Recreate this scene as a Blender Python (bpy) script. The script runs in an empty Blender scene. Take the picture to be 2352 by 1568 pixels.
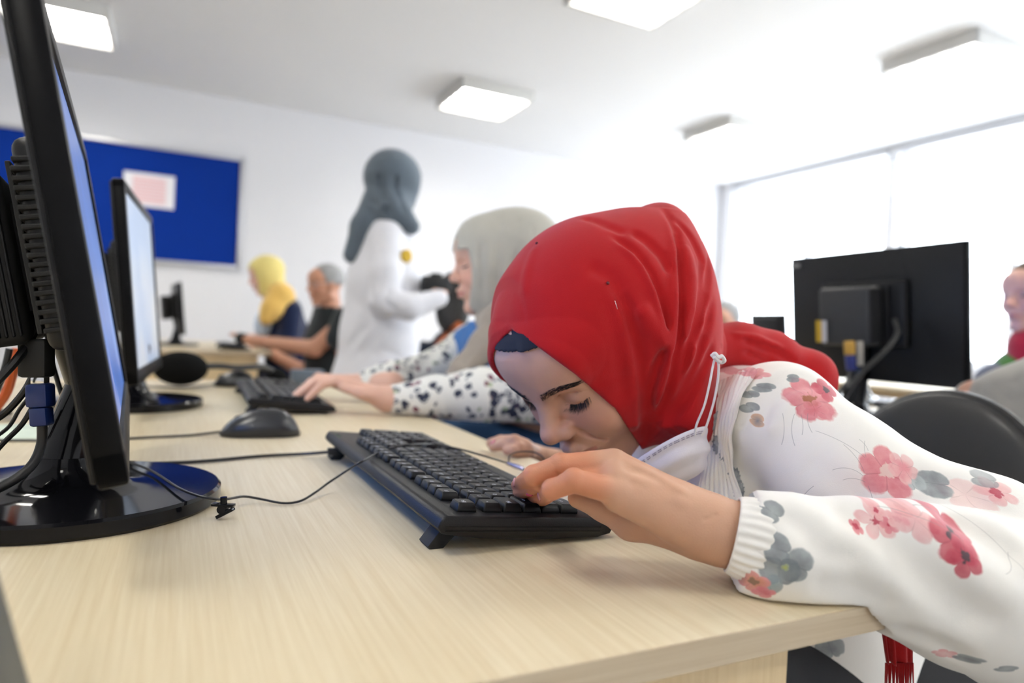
import bpy, bmesh, math, random
import numpy as np
from mathutils import Vector, Matrix
random.seed(7); np.random.seed(7)
scene = bpy.context.scene
C = scene.collection
PI = math.pi
T = 0.75                                    # desk height

# ------------------------------------------------------------------ camera
FPX = 1568.0
RC = np.array([[0.89830643, 0.03658009, 0.4378441], [-0.43679815, -0.03330333, 0.89894286], [0.04746507, -0.99877564, -0.01393848]])
EYE = np.array([0, 0, T + 0.178])
cam_data = bpy.data.cameras.new('camera')
cam = bpy.data.objects.new('camera', cam_data); C.objects.link(cam)
cam_data.sensor_width = 36.0; cam_data.lens = 24.0; cam_data.clip_start = 0.02; cam_data.clip_end = 100
M = Matrix.Identity(4)
for r in range(3):
    M[r][0] = RC[r][0]; M[r][1] = -RC[r][1]; M[r][2] = -RC[r][2]; M[r][3] = EYE[r]
cam.matrix_world = M
cam_data.dof.use_dof = True; cam_data.dof.focus_distance = 0.57; cam_data.dof.aperture_fstop = 3.2; cam_data.dof.aperture_blades = 9
scene.camera = cam
scene.view_settings.view_transform = 'Standard'; scene.view_settings.look = 'None'
scene.view_settings.gamma = 1.0; scene.view_settings.use_curve_mapping = False
scene.view_settings.exposure = 1.0
scene.cycles.max_bounces = 10; scene.cycles.diffuse_bounces = 7; scene.cycles.sample_clamp_indirect = 8

def lin(c):
    return tuple((x / 12.92 if x <= 0.04045 else ((x + 0.055) / 1.055) ** 2.4) for x in c)
def hexc(s):
    return lin([int(s[i:i + 2], 16) / 255 for i in (0, 2, 4)])

world = bpy.data.worlds.new('world'); scene.world = world; world.use_nodes = True
wb = world.node_tree.nodes['Background']; wb.inputs[0].default_value = (0.86, 0.93, 1.0, 1); wb.inputs[1].default_value = 5.5
def area(name, loc, rot, sx, sy, power, col=(1, 1, 1), portal=False):
    l = bpy.data.lights.new(name, 'AREA'); l.shape = 'RECTANGLE'; l.size = sx; l.size_y = sy; l.energy = power; l.color = col
    o = bpy.data.objects.new(name, l); C.objects.link(o); o.location = loc; o.rotation_euler = rot
    if portal: l.cycles.is_portal = True
    return o
WINX = 5.88
area('window_portal', (WINX + 0.12, 2.2, 1.87), (0, PI / 2, 0), 1.75, 8.0, 1, portal=True)

# ------------------------------------------------------------------ pixel rays (photograph frame 2352 x 1568)
def ray(px, py): return RC @ np.array([px - 1176.0, py - 784.0, FPX])
def at(px, py, d): return EYE + ray(px, py) * (d / FPX)
def onz(px, py, z): d = ray(px, py); return EYE + d * ((z - EYE[2]) / d[2])
def ony(px, py, y): d = ray(px, py); return EYE + d * (y / d[1])
def onx(px, py, x): d = ray(px, py); return EYE + d * (x / d[0])
def depth_of(p): return (RC.T @ (np.asarray(p) - EYE))[2]

# ------------------------------------------------------------------ materials
MATS = {}
def nmat(name):
    m = bpy.data.materials.new(name); m.use_nodes = True
    return m, m.node_tree.nodes, m.node_tree.links, m.node_tree.nodes['Principled BSDF']
def mat(name, col, rough=0.5, metal=0.0, bump=0, bscale=200, spec=0.5, var=0, vscale=20, coat=0, sss=0, emit=None, estr=0, trans=0, attr=None):
    if name in MATS: return MATS[name]
    m, N, L, b = nmat(name)
    col = hexc(col) if isinstance(col, str) else col
    b.inputs['Base Color'].default_value = (*col, 1); b.inputs['Roughness'].default_value = rough; b.inputs['Metallic'].default_value = metal
    b.inputs['Specular IOR Level'].default_value = spec
    if coat: b.inputs['Coat Weight'].default_value = coat; b.inputs['Coat Roughness'].default_value = 0.05
    if sss:
        b.inputs['Subsurface Weight'].default_value = sss; b.inputs['Subsurface Scale'].default_value = 0.006; b.inputs['Subsurface Radius'].default_value = (1.0, 0.35, 0.2)
    if trans: b.inputs['Transmission Weight'].default_value = trans
    if emit is not None:
        b.inputs['Emission Color'].default_value = (*(hexc(emit) if isinstance(emit, str) else emit), 1); b.inputs['Emission Strength'].default_value = estr
    tc = N.new('ShaderNodeTexCoord')
    src = None
    if attr:
        a = N.new('ShaderNodeAttribute'); a.attribute_name = attr; src = a.outputs['Color']
    if var:
        n = N.new('ShaderNodeTexNoise'); n.inputs['Scale'].default_value = vscale; n.inputs['Detail'].default_value = 4
        L.new(tc.outputs['Object'], n.inputs['Vector'])
        mr = N.new('ShaderNodeMapRange'); mr.inputs['To Min'].default_value = 1 - var; mr.inputs['To Max'].default_value = 1 + var
        L.new(n.outputs['Fac'], mr.inputs['Value'])
        mx = N.new('ShaderNodeVectorMath'); mx.operation = 'SCALE'
        if src: L.new(src, mx.inputs[0])
        else: mx.inputs[0].default_value = col
        L.new(mr.outputs[0], mx.inputs['Scale']); src = mx.outputs[0]
    if src: L.new(src, b.inputs['Base Color'])
    if bump:
        n = N.new('ShaderNodeTexNoise'); n.inputs['Scale'].default_value = bscale; n.inputs['Detail'].default_value = 3
        L.new(tc.outputs['Object'], n.inputs['Vector'])
        bp = N.new('ShaderNodeBump'); bp.inputs['Strength'].default_value = bump; bp.inputs['Distance'].default_value = 0.001
        L.new(n.outputs['Fac'], bp.inputs['Height']); L.new(bp.outputs[0], b.inputs['Normal'])
    MATS[name] = m
    return m
def wood_mat(name, c1, c2, axis=1, rough=0.38, c3=None):
    m, N, L, b = nmat(name)
    tc = N.new('ShaderNodeTexCoord'); mp = N.new('ShaderNodeMapping')
    sc = [260.0, 260.0, 260.0]; sc[axis] = 6.0
    mp.inputs['Scale'].default_value = sc
    L.new(tc.outputs['Object'], mp.inputs[0])
    n = N.new('ShaderNodeTexNoise'); n.inputs['Scale'].default_value = 1.0; n.inputs['Detail'].default_value = 4; n.inputs['Roughness'].default_value = 0.6
    L.new(mp.outputs[0], n.inputs['Vector'])
    mp2 = N.new('ShaderNodeMapping'); s2 = [14.0, 14.0, 14.0]; s2[axis] = 0.8; mp2.inputs['Scale'].default_value = s2
    L.new(tc.outputs['Object'], mp2.inputs[0])
    n2 = N.new('ShaderNodeTexNoise'); n2.inputs['Scale'].default_value = 1.0; n2.inputs['Detail'].default_value = 5
    L.new(mp2.outputs[0], n2.inputs['Vector'])
    ad = N.new('ShaderNodeMath'); ad.operation = 'MULTIPLY_ADD'; ad.inputs[1].default_value = 0.6
    L.new(n.outputs['Fac'], ad.inputs[0])
    m2 = N.new('ShaderNodeMath'); m2.operation = 'MULTIPLY'; m2.inputs[1].default_value = 0.4
    L.new(n2.outputs['Fac'], m2.inputs[0]); L.new(m2.outputs[0], ad.inputs[2])
    cr = N.new('ShaderNodeValToRGB'); cr.color_ramp.elements[0].position = 0.36; cr.color_ramp.elements[1].position = 0.62
    cr.color_ramp.elements[0].color = (*hexc(c1), 1); cr.color_ramp.elements[1].color = (*hexc(c2), 1)
    L.new(ad.outputs[0], cr.inputs[0]); L.new(cr.outputs[0], b.inputs['Base Color'])
    b.inputs['Roughness'].default_value = rough
    bp = N.new('ShaderNodeBump'); bp.inputs['Strength'].default_value = 0.12; bp.inputs['Distance'].default_value = 0.0005
    L.new(n.outputs['Fac'], bp.inputs['Height']); L.new(bp.outputs[0], b.inputs['Normal'])
    MATS[name] = m
    return m
def emis(name, col, s):
    if name in MATS: return MATS[name]
    m = bpy.data.materials.new(name); m.use_nodes = True; N = m.node_tree.nodes; L = m.node_tree.links
    for n in list(N): N.remove(n)
    e = N.new('ShaderNodeEmission'); o = N.new('ShaderNodeOutputMaterial'); e.inputs[0].default_value = (*(hexc(col) if isinstance(col, str) else col), 1); e.inputs[1].default_value = s
    L.new(e.outputs[0], o.inputs[0]); MATS[name] = m
    return m

BLK = mat('black_plastic', (0.008, 0.008, 0.009), 0.42, bump=0.15, bscale=900, spec=0.32)
BEZ = mat('bezel_plastic', (0.004, 0.004, 0.0045), 0.34, spec=0.12)
BLKG = mat('glossy_black_plastic', (0.005, 0.005, 0.0065), 0.09, spec=0.27)
BLKM = mat('matt_black', (0.008, 0.008, 0.008), 0.65)
KEYC = mat('key_plastic', (0.0075, 0.008, 0.009), 0.38, bump=0.1, bscale=1500, spec=0.28)
CHR = mat('chrome', (0.75, 0.75, 0.76), 0.15, metal=1.0)
ALU = mat('aluminium', (0.62, 0.62, 0.63), 0.35, metal=0.9)
CAB = mat('cable_rubber', (0.009, 0.009, 0.010), 0.38)
DARKG = mat('dark_grey_plastic', (0.035, 0.035, 0.036), 0.5)
WHITE = mat('white_plastic', (0.8, 0.8, 0.8), 0.4)
WOOD = wood_mat('maple_laminate', 'cebd9c', 'dccfb2', axis=1)
WOODE = wood_mat('edge_band', 'bba88c', 'cdbda2', axis=0, rough=0.5)
WOODP = wood_mat('panel_laminate', 'd9bf92', 'e6cfa5', axis=2)
SKIN = None

# ------------------------------------------------------------------ object helpers
def setp(o, label=None, cat=None, group=None, kind=None):
    if label: o['label'] = label
    if cat: o['category'] = cat
    if group: o['group'] = group
    if kind: o['kind'] = kind
    return o
def empty(name, loc=(0, 0, 0), label=None, cat=None, group=None, rot=None, mw=None, scale=None):
    o = bpy.data.objects.new(name, None); C.objects.link(o); o.empty_display_size = 0.05
    if mw is not None: o.matrix_world = mw
    else:
        o.location = loc
        if rot is not None: o.rotation_euler = rot
        if scale: o.scale = scale
    return setp(o, label, cat, group)
def link(name, me, m, parent=None, smooth=True):
    o = bpy.data.objects.new(name, me); C.objects.link(o)
    if m is not None:
        for mm in (m if isinstance(m, (list, tuple)) else [m]): me.materials.append(mm)
    if parent is not None: o.parent = parent
    if smooth: me.polygons.foreach_set('use_smooth', [True] * len(me.polygons))
    return o
def rawmesh(name, V, F, m, parent=None, smooth=True):
    me = bpy.data.meshes.new(name); me.from_pydata([tuple(v) for v in V], [], [tuple(f) for f in F]); me.update()
    return link(name, me, m, parent, smooth)
def fastmesh(name, V, Q, m, parent=None):
    me = bpy.data.meshes.new(name); V = np.asarray(V, np.float32); Q = np.asarray(Q, np.int32)
    me.vertices.add(len(V)); me.vertices.foreach_set('co', V.ravel())
    me.loops.add(Q.size); me.loops.foreach_set('vertex_index', Q.ravel())
    me.polygons.add(len(Q)); me.polygons.foreach_set('loop_start', np.arange(0, Q.size, 4, dtype=np.int32))
    try: me.polygons.foreach_set('loop_total', np.full(len(Q), 4, np.int32))
    except Exception: pass
    me.update(); me.validate()
    return link(name, me, m, parent)
class MB:
    """collects shapes into one bmesh"""
    def __init__(s): s.bm = bmesh.new()
    def box(s, x0, x1, y0, y1, z0, z1, bev=0, seg=2, M=None):
        vs = [s.bm.verts.new(v) for v in [(x0, y0, z0), (x1, y0, z0), (x1, y1, z0), (x0, y1, z0), (x0, y0, z1), (x1, y0, z1), (x1, y1, z1), (x0, y1, z1)]]
        fs = [s.bm.faces.new([vs[i] for i in q]) for q in [(3, 2, 1, 0), (4, 5, 6, 7), (0, 1, 5, 4), (1, 2, 6, 5), (2, 3, 7, 6), (3, 0, 4, 7)]]
        geo = vs
        if bev:
            es = list({e for f in fs for e in f.edges})
            r = bmesh.ops.bevel(s.bm, geom=es, offset=bev, segments=seg, affect='EDGES', profile=0.5)
            geo = list({v for f in r['faces'] for v in f.verts} | {v for v in vs if v.is_valid})
        if M is not None: bmesh.ops.transform(s.bm, matrix=M, verts=[v for v in geo if v.is_valid])
        return s
    def prism(s, pts, a0, a1, axis=2, bev=0):
        def P(p, a):
            if axis == 2: return (p[0], p[1], a)
            if axis == 1: return (p[0], a, p[1])
            return (a, p[0], p[1])
        A = [s.bm.verts.new(P(p, a0)) for p in pts]; B = [s.bm.verts.new(P(p, a1)) for p in pts]
        n = len(pts); fs = [s.bm.faces.new(A[::-1]), s.bm.faces.new(B)]
        for i in range(n): fs.append(s.bm.faces.new([A[i], A[(i + 1) % n], B[(i + 1) % n], B[i]]))
        if bev:
            es = list({e for f in fs[:2] for e in f.edges})
            bmesh.ops.bevel(s.bm, geom=es, offset=bev, segments=2, affect='EDGES', profile=0.5)
        return s
    def lathe(s, prof, c=(0, 0, 0), n=48, sx=1, sy=1):
        rings = []
        for r, z in prof:
            if r < 1e-6: rings.append([s.bm.verts.new((c[0], c[1], c[2] + z))])
            else: rings.append([s.bm.verts.new((c[0] + r * sx * math.cos(2 * PI * i / n), c[1] + r * sy * math.sin(2 * PI * i / n), c[2] + z)) for i in range(n)])
        for a, b in zip(rings, rings[1:]):
            for i in range(n):
                j = (i + 1) % n
                q = [a[i % len(a)], a[j % len(a)], b[j % len(b)], b[i % len(b)]]
                q = list(dict.fromkeys(q))
                if len(q) > 2: s.bm.faces.new(q)
        return s
    def tube(s, pts, r, n=10, cap=True, closed=False):
        P = [Vector(p) for p in pts]; m = len(P)
        rs = r if isinstance(r, (list, tuple, np.ndarray)) else [r] * m
        up = Vector((0, 0, 1)); rings = []
        t0 = (P[1] - P[0]).normalized(); nrm = t0.cross(up)
        if nrm.length < 1e-3: nrm = t0.cross(Vector((1, 0, 0)))
        nrm.normalize()
        for i in range(m):
            t = (P[min(i + 1, m - 1)] - P[max(i - 1, 0)])
            t = t.normalized() if t.length > 1e-9 else t0
            nrm = (nrm - t * nrm.dot(t)); nrm.normalize(); bn = t.cross(nrm)
            rings.append([s.bm.verts.new(P[i] + (nrm * math.cos(2 * PI * k / n) + bn * math.sin(2 * PI * k / n)) * rs[i]) for k in range(n)])
        for a, b in zip(rings, rings[1:]):
            for k in range(n): s.bm.faces.new([a[k], a[(k + 1) % n], b[(k + 1) % n], b[k]])
        if cap: s.bm.faces.new(rings[0][::-1]); s.bm.faces.new(rings[-1])
        return s
    def ell(s, c, r, M=None, u=24, v=16):
        mm = Matrix.Translation(c) @ (M.to_4x4() if M is not None else Matrix.Identity(4)) @ Matrix.Diagonal((*r, 1))
        bmesh.ops.create_uvsphere(s.bm, u_segments=u, v_segments=v, radius=1, matrix=mm)
        return s
    def build(s, name, m, parent=None, smooth=True, auto=35):
        bmesh.ops.recalc_face_normals(s.bm, faces=s.bm.faces)
        if smooth:
            ang = math.radians(auto)
            for e in s.bm.edges:
                if len(e.link_faces) == 2 and e.calc_face_angle(0) > ang: e.smooth = False
        me = bpy.data.meshes.new(name); s.bm.to_mesh(me); s.bm.free()
        return link(name, me, m, parent, smooth)
def spline(pts, n=12):
    P = [np.array(p, float) for p in pts]; P = [2 * P[0] - P[1]] + P + [2 * P[-1] - P[-2]]; out = []
    for i in range(1, len(P) - 2):
        for k in range(n):
            t = k / n
            out.append(0.5 * (2 * P[i] + (P[i + 1] - P[i - 1]) * t + (2 * P[i - 1] - 5 * P[i] + 4 * P[i + 1] - P[i + 2]) * t * t + (3 * P[i] - P[i - 1] - 3 * P[i + 1] + P[i + 2]) * t ** 3))
    out.append(P[-2]); return out
def cable(name, pts, r, m=None, parent=None, label=None, cat=None, group=None, n=8):
    o = MB().tube(spline(pts), r, n).build(name, m or CAB, parent)
    return setp(o, label, cat, group)
def copy_tree(o, parent=None):
    c = o.copy(); C.objects.link(c); c.parent = parent
    if parent is not None: c.matrix_parent_inverse = o.matrix_parent_inverse
    for ch in o.children: copy_tree(ch, c)
    return c
def frame(o, x, y, z):
    m = Matrix.Identity(4)
    for i, v in enumerate((x, y, z, o)):
        for r in range(3): m[r][i] = v[r]
    return m
def structure(o): o['kind'] = 'structure'; return o
def text_mesh(name, body, size, mw, m, parent=None, ext=0.00008, align='CENTER'):
    cu = bpy.data.curves.new(name, 'FONT'); cu.body = body; cu.size = size; cu.extrude = ext; cu.align_x = align; cu.align_y = 'CENTER'; cu.resolution_u = 2
    o = bpy.data.objects.new(name, cu); C.objects.link(o); o.data.materials.append(m)
    dg = bpy.context.evaluated_depsgraph_get(); dg.update()
    me = bpy.data.meshes.new_from_object(o.evaluated_get(dg)); bpy.data.objects.remove(o)
    me.name = name
    q = bpy.data.objects.new(name, me); C.objects.link(q)
    if parent is not None: q.parent = parent
    q.matrix_local = mw
    return q

def slab(a, b_, w_, t_, m_, name, par):
    a, b_ = Vector(a), Vector(b_); z = (b_ - a).normalized(); x = Vector(RC[:, 0]); x = (x - z * x.dot(z)).normalized(); y = z.cross(x)
    L_ = (b_ - a).length
    o = MB().box(-w_ / 2, w_ / 2, -t_ / 2, t_ / 2, 0, L_, bev=min(w_, t_) * 0.2).build(name, m_, par); o.data.transform(frame(a, x, y, z)); return o

# ------------------------------------------------------------------ implicit surfaces for soft shapes
class Field:
    def __init__(s, lo, hi, res):
        s.lo = np.array(lo, float); s.res = res
        s.n = np.ceil((np.array(hi) - s.lo) / res).astype(int) + 1
        s.ax = [s.lo[i] + np.arange(s.n[i]) * res for i in range(3)]
        s.D = np.full(s.n, 1.0, np.float32)
    def like(s):
        g = Field.__new__(Field); g.lo, g.res, g.n, g.ax = s.lo, s.res, s.n, s.ax; g.D = np.full(s.n, 1.0, np.float32); return g
    def sub(s, lo, hi):
        a = np.clip(np.floor((np.array(lo) - s.lo) / s.res).astype(int), 0, s.n); b = np.clip(np.ceil((np.array(hi) - s.lo) / s.res).astype(int) + 1, 0, s.n)
        if np.any(b <= a): return None
        sl = tuple(slice(a[i], b[i]) for i in range(3))
        X = s.ax[0][sl[0]][:, None, None]; Y = s.ax[1][sl[1]][None, :, None]; Z = s.ax[2][sl[2]][None, None, :]
        return sl, X, Y, Z
    def comb(s, sl, d, k, op):
        D = s.D[sl]; d = d.astype(np.float32)
        if op == 'add':
            if k > 0:
                h = np.maximum(k - np.abs(D - d), 0) / k; s.D[sl] = np.minimum(D, d) - h * h * k * 0.25
            else: s.D[sl] = np.minimum(D, d)
        elif op == 'cut':
            d = -d
            if k > 0:
                h = np.maximum(k - np.abs(D - d), 0) / k; s.D[sl] = np.maximum(D, d) + h * h * k * 0.25
            else: s.D[sl] = np.maximum(D, d)
    def cap(s, a, b, ra, rb=None, k=0.0, op='add', flat=None):
        rb = ra if rb is None else rb
        a = np.array(a, float); b = np.array(b, float); R = max(ra, rb) + k + 3 * s.res
        q = s.sub(np.minimum(a, b) - R, np.maximum(a, b) + R)
        if q is None: return s
        sl, X, Y, Z = q; ba = b - a; L2 = max(ba @ ba, 1e-12)
        px, py, pz = X - a[0], Y - a[1], Z - a[2]
        t = np.clip((px * ba[0] + py * ba[1] + pz * ba[2]) / L2, 0, 1)
        dx, dy, dz = px - t * ba[0], py - t * ba[1], pz - t * ba[2]
        if flat is not None:        # (unit direction, factor): thinner along direction
            n, fct = flat; w = dx * n[0] + dy * n[1] + dz * n[2]; e = (1 / fct - 1) * w
            d = (np.sqrt((dx + e * n[0]) ** 2 + (dy + e * n[1]) ** 2 + (dz + e * n[2]) ** 2) - (ra + (rb - ra) * t))
            d = np.where(d > 0, d * 1.0, d) * (0.5 + 0.5 * fct)
        else: d = np.sqrt(dx * dx + dy * dy + dz * dz) - (ra + (rb - ra) * t)
        s.comb(sl, d, k, op); return s
    def chain(s, pts, rs, k=0.0, op='add', flat=None):
        for i in range(len(pts) - 1): s.cap(pts[i], pts[i + 1], rs[i], rs[i + 1], k, op, flat)
        return s
    def ell(s, c, r, A=None, k=0.0, op='add'):
        """A rows = local axes in world"""
        c = np.array(c, float); r = np.array(r, float); A = np.eye(3) if A is None else np.array(A)
        ext = np.sqrt(((A * r[:, None]) ** 2).sum(0)) + k + 3 * s.res
        q = s.sub(c - ext, c + ext)
        if q is None: return s
        sl, X, Y, Z = q; px, py, pz = X - c[0], Y - c[1], Z - c[2]
        u = [px * A[i][0] + py * A[i][1] + pz * A[i][2] for i in range(3)]
        k0 = np.sqrt(sum((u[i] / r[i]) ** 2 for i in range(3))); k1 = np.sqrt(sum((u[i] / r[i] ** 2) ** 2 for i in range(3)))
        d = k0 * (k0 - 1) / np.maximum(k1, 1e-9)
        s.comb(sl, d, k, op); return s
    def halfspace(s, p, n, k=0.0):
        """cuts away the side n points to"""
        p = np.array(p); n = np.array(n) / np.linalg.norm(n)
        sl, X, Y, Z = s.sub(s.lo, s.lo + s.n * s.res)
        d = -((X - p[0]) * n[0] + (Y - p[1]) * n[1] + (Z - p[2]) * n[2])
        s.comb(sl, d, k, 'cut'); return s
    def fold(s, pts, amp, w, taper=True):
        """soft groove (amp>0) or ridge (amp<0) along a polyline"""
        P = [np.array(p, float) for p in pts]; R = 3 * w; n = len(P) - 1
        lo = np.min(P, 0) - R; hi = np.max(P, 0) + R; q = s.sub(lo, hi)
        if q is None: return s
        sl, X, Y, Z = q; best = None; bt = None
        for i in range(n):
            ba = P[i + 1] - P[i]; L2 = max(ba @ ba, 1e-12); px, py, pz = X - P[i][0], Y - P[i][1], Z - P[i][2]
            t = np.clip((px * ba[0] + py * ba[1] + pz * ba[2]) / L2, 0, 1)
            d = (px - t * ba[0]) ** 2 + (py - t * ba[1]) ** 2 + (pz - t * ba[2]) ** 2
            g = (t + i) / n
            if best is None: best, bt = d, g
            else:
                mk = d < best; best = np.where(mk, d, best); bt = np.where(mk, g, bt)
        a = amp * np.exp(-best / (w * w))
        if taper: a = a * np.clip(np.minimum(bt, 1 - bt) * 6 + 0.12, 0, 1)
        s.D[sl] += a.astype(np.float32); return s
    def sample(s, P):
        P = np.atleast_2d(P); g = (P - s.lo) / s.res; g = np.clip(g, 0, s.n - 1.001); i = g.astype(int); f = g - i
        D = s.D; r = 0
        for a in (0, 1):
            for b in (0, 1):
                for c in (0, 1):
                    w = (f[:, 0] if a else 1 - f[:, 0]) * (f[:, 1] if b else 1 - f[:, 1]) * (f[:, 2] if c else 1 - f[:, 2])
                    r = r + w * D[i[:, 0] + a, i[:, 1] + b, i[:, 2] + c]
        return r
    def hit(s, px, py, d0=0.2, d1=4.0):
        ds = np.arange(d0, d1, s.res * 0.5); r = ray(px, py) / FPX; P = EYE + ds[:, None] * r
        ok = np.all((P > s.lo) & (P < s.lo + (s.n - 1) * s.res), 1)
        if not ok.any(): return None
        P = P[ok]; v = s.sample(P); j = np.where(v < 0)[0]
        return P[j[0]] if len(j) else None
    def mesh(s, smooth=1):
        D = s.D; S = D < 0
        def cs(A): return sum(A[i:A.shape[0] - 1 + i, j:A.shape[1] - 1 + j, k:A.shape[2] - 1 + k].astype(np.int8) for i in (0, 1) for j in (0, 1) for k in (0, 1))
        c = cs(S); mk = (c > 0) & (c < 8); idx = np.argwhere(mk); n = len(idx)
        vid = np.full(mk.shape, -1, np.int32); vid[mk] = np.arange(n)
        offs = np.array([(i, j, k) for i in (0, 1) for j in (0, 1) for k in (0, 1)])
        val = np.stack([D[idx[:, 0] + o[0], idx[:, 1] + o[1], idx[:, 2] + o[2]] for o in offs], 1)
        acc = np.zeros((n, 3)); cnt = np.zeros(n)
        for a in range(8):
            for b in range(a + 1, 8):
                if np.abs(offs[a] - offs[b]).sum() != 1: continue
                va, vb = val[:, a], val[:, b]; cr = (va < 0) != (vb < 0)
                t = np.where(cr, va / np.where(cr, va - vb, 1), 0)
                p = offs[a][None] + t[:, None] * (offs[b] - offs[a])[None]
                acc += np.where(cr[:, None], p, 0); cnt += cr
        V = s.lo + (idx + acc / cnt[:, None]) * s.res
        Q = []
        for ax in range(3):
            o1, o2 = [(1, 2), (2, 0), (0, 1)][ax]
            A = S[tuple(slice(0, -1) if i == ax else slice(None) for i in range(3))]; B = S[tuple(slice(1, None) if i == ax else slice(None) for i in range(3))]
            e = np.argwhere(A != B); e = e[(e[:, o1] > 0) & (e[:, o2] > 0) & (e[:, o1] < mk.shape[o1]) & (e[:, o2] < mk.shape[o2])]
            ins = A[e[:, 0], e[:, 1], e[:, 2]]
            def g(a, b):
                q = e.copy(); q[:, o1] -= a; q[:, o2] -= b; return vid[q[:, 0], q[:, 1], q[:, 2]]
            q = np.stack([g(1, 1), g(0, 1), g(0, 0), g(1, 0)], 1)
            q[~ins] = q[~ins][:, ::-1]; Q.append(q)
        Q = np.concatenate(Q); Q = Q[(Q >= 0).all(1)]
        for _ in range(smooth):
            s1 = np.zeros_like(V); c1 = np.zeros(len(V))
            for k in range(4):
                a, b = Q[:, k], Q[:, (k + 1) % 4]
                for x, y in ((a, b), (b, a)):
                    for d in range(3): s1[:, d] += np.bincount(x, V[y, d], len(V))
                    c1 += np.bincount(x, minlength=len(V))
            V = V * 0.5 + 0.5 * s1 / np.maximum(c1, 1)[:, None]
        return V, Q
def vcol(o, col, name='tone'):
    a = o.data.color_attributes.new(name, 'FLOAT_COLOR', 'POINT'); c = np.ones((len(col), 4), np.float32); c[:, :3] = col
    a.data.foreach_set('color', c.ravel())
# ------------------------------------------------------------------ room
WALL = mat('wall_paint', (0.745, 0.74, 0.755), 0.85, bump=0.05, bscale=60)
CEIL = mat('ceiling_paint', (0.76, 0.755, 0.75), 0.9)
FLOORM = mat('floor_vinyl', (0.35, 0.34, 0.33), 0.45, var=0.1, vscale=6)
H = T + 2.06; YB = 6.37; XL = -2.9; YF = -2.4
def st(name, *b, m=WALL): return structure(MB().box(*b).build(name, m, smooth=False))
st('floor', XL - 0.1, WINX + 0.2, YF - 0.1, YB + 0.1, -0.1, 0, m=FLOORM)
st('ceiling', XL - 0.1, WINX + 0.2, YF - 0.1, YB + 0.1, H, H + 0.1, m=CEIL)
st('wall_back', XL - 0.1, WINX + 0.2, YB, YB + 0.12, 0, H)
st('wall_left', XL - 0.12, XL, YF, YB, 0, H)
st('wall_front', XL - 0.1, WINX + 0.2, YF - 0.12, YF, 0, H)
# window wall: openings between piers
WZ0, WZ1 = 0.82, T + 2.0
ops = [(-2.2, -0.1), (0.0, 2.1), (2.2, 4.15), (4.25, 6.15)]
w = MB(); w.box(WINX, WINX + 0.25, YF, YB, 0, WZ0); w.box(WINX, WINX + 0.25, YF, YB, WZ1, H)
ys = [YF] + [v for o in ops for v in o] + [YB]
for i in range(0, len(ys), 2): w.box(WINX, WINX + 0.25, ys[i], ys[i + 1], WZ0, WZ1)
structure(w.build('wall_right', WALL, smooth=False))
glass, N, L, b = nmat('window_glass')
for n in list(N):
    if n.type != 'OUTPUT_MATERIAL': N.remove(n)
tr = N.new('ShaderNodeBsdfTransparent'); gl = N.new('ShaderNodeBsdfGlossy'); gl.inputs['Roughness'].default_value = 0.02; mx = N.new('ShaderNodeMixShader'); mx.inputs[0].default_value = 0.05
L.new(tr.outputs[0], mx.inputs[1]); L.new(gl.outputs[0], mx.inputs[2]); L.new(mx.outputs[0], N['Material Output'].inputs[0])
PVC = mat('white_window_frame', (0.8, 0.82, 0.85), 0.35)
BLINDM, N, L, b = nmat('roller_blind_fabric')
for n in list(N):
    if n.type != 'OUTPUT_MATERIAL': N.remove(n)
tl = N.new('ShaderNodeBsdfTranslucent'); tl.inputs[0].default_value = (0.85, 0.88, 0.92, 1); df = N.new('ShaderNodeBsdfDiffuse'); df.inputs[0].default_value = (0.8, 0.82, 0.85, 1); mx = N.new('ShaderNodeMixShader'); mx.inputs[0].default_value = 0.35
tc = N.new('ShaderNodeTexCoord'); L.new(tl.outputs[0], mx.inputs[1]); L.new(df.outputs[0], mx.inputs[2])
wv = N.new('ShaderNodeTexWave'); wv.bands_direction = 'Z'; wv.inputs['Scale'].default_value = 3.2; L.new(tc.outputs['Object'], wv.inputs['Vector'])
tr2 = N.new('ShaderNodeBsdfTransparent'); mx2 = N.new('ShaderNodeMixShader'); mt = N.new('ShaderNodeMath'); mt.operation = 'GREATER_THAN'; mt.inputs[1].default_value = 0.45
L.new(wv.outputs['Fac'], mt.inputs[0]); L.new(mt.outputs[0], mx2.inputs[0]); L.new(tr2.outputs[0], mx2.inputs[2]); L.new(mx.outputs[0], mx2.inputs[1]); L.new(mx2.outputs[0], N['Material Output'].inputs[0])
for i, (y0, y1) in enumerate(ops):
    f = MB(); t = 0.05
    f.box(WINX + 0.08, WINX + 0.15, y0, y1, WZ0, WZ0 + t).box(WINX + 0.08, WINX + 0.15, y0, y1, WZ1 - t, WZ1)
    for yy in (y0, (y0 + y1) / 2 - t / 2, y1 - t): f.box(WINX + 0.08, WINX + 0.15, yy, yy + t, WZ0 + t, WZ1 - t)
    fo = structure(f.build('window_%d' % (i + 1), PVC, smooth=False))
    structure(MB().box(WINX + 0.11, WINX + 0.114, y0, y1, WZ0, WZ1).build('pane', glass, fo, smooth=False))
lab = ['sunlit white roller blind on the window behind the camera side of the room', 'striped roller blind on the bright window at the right edge of the photo', 'white roller blind on the bright window above the big black monitor', 'white roller blind on the window nearest the back wall corner']
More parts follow.
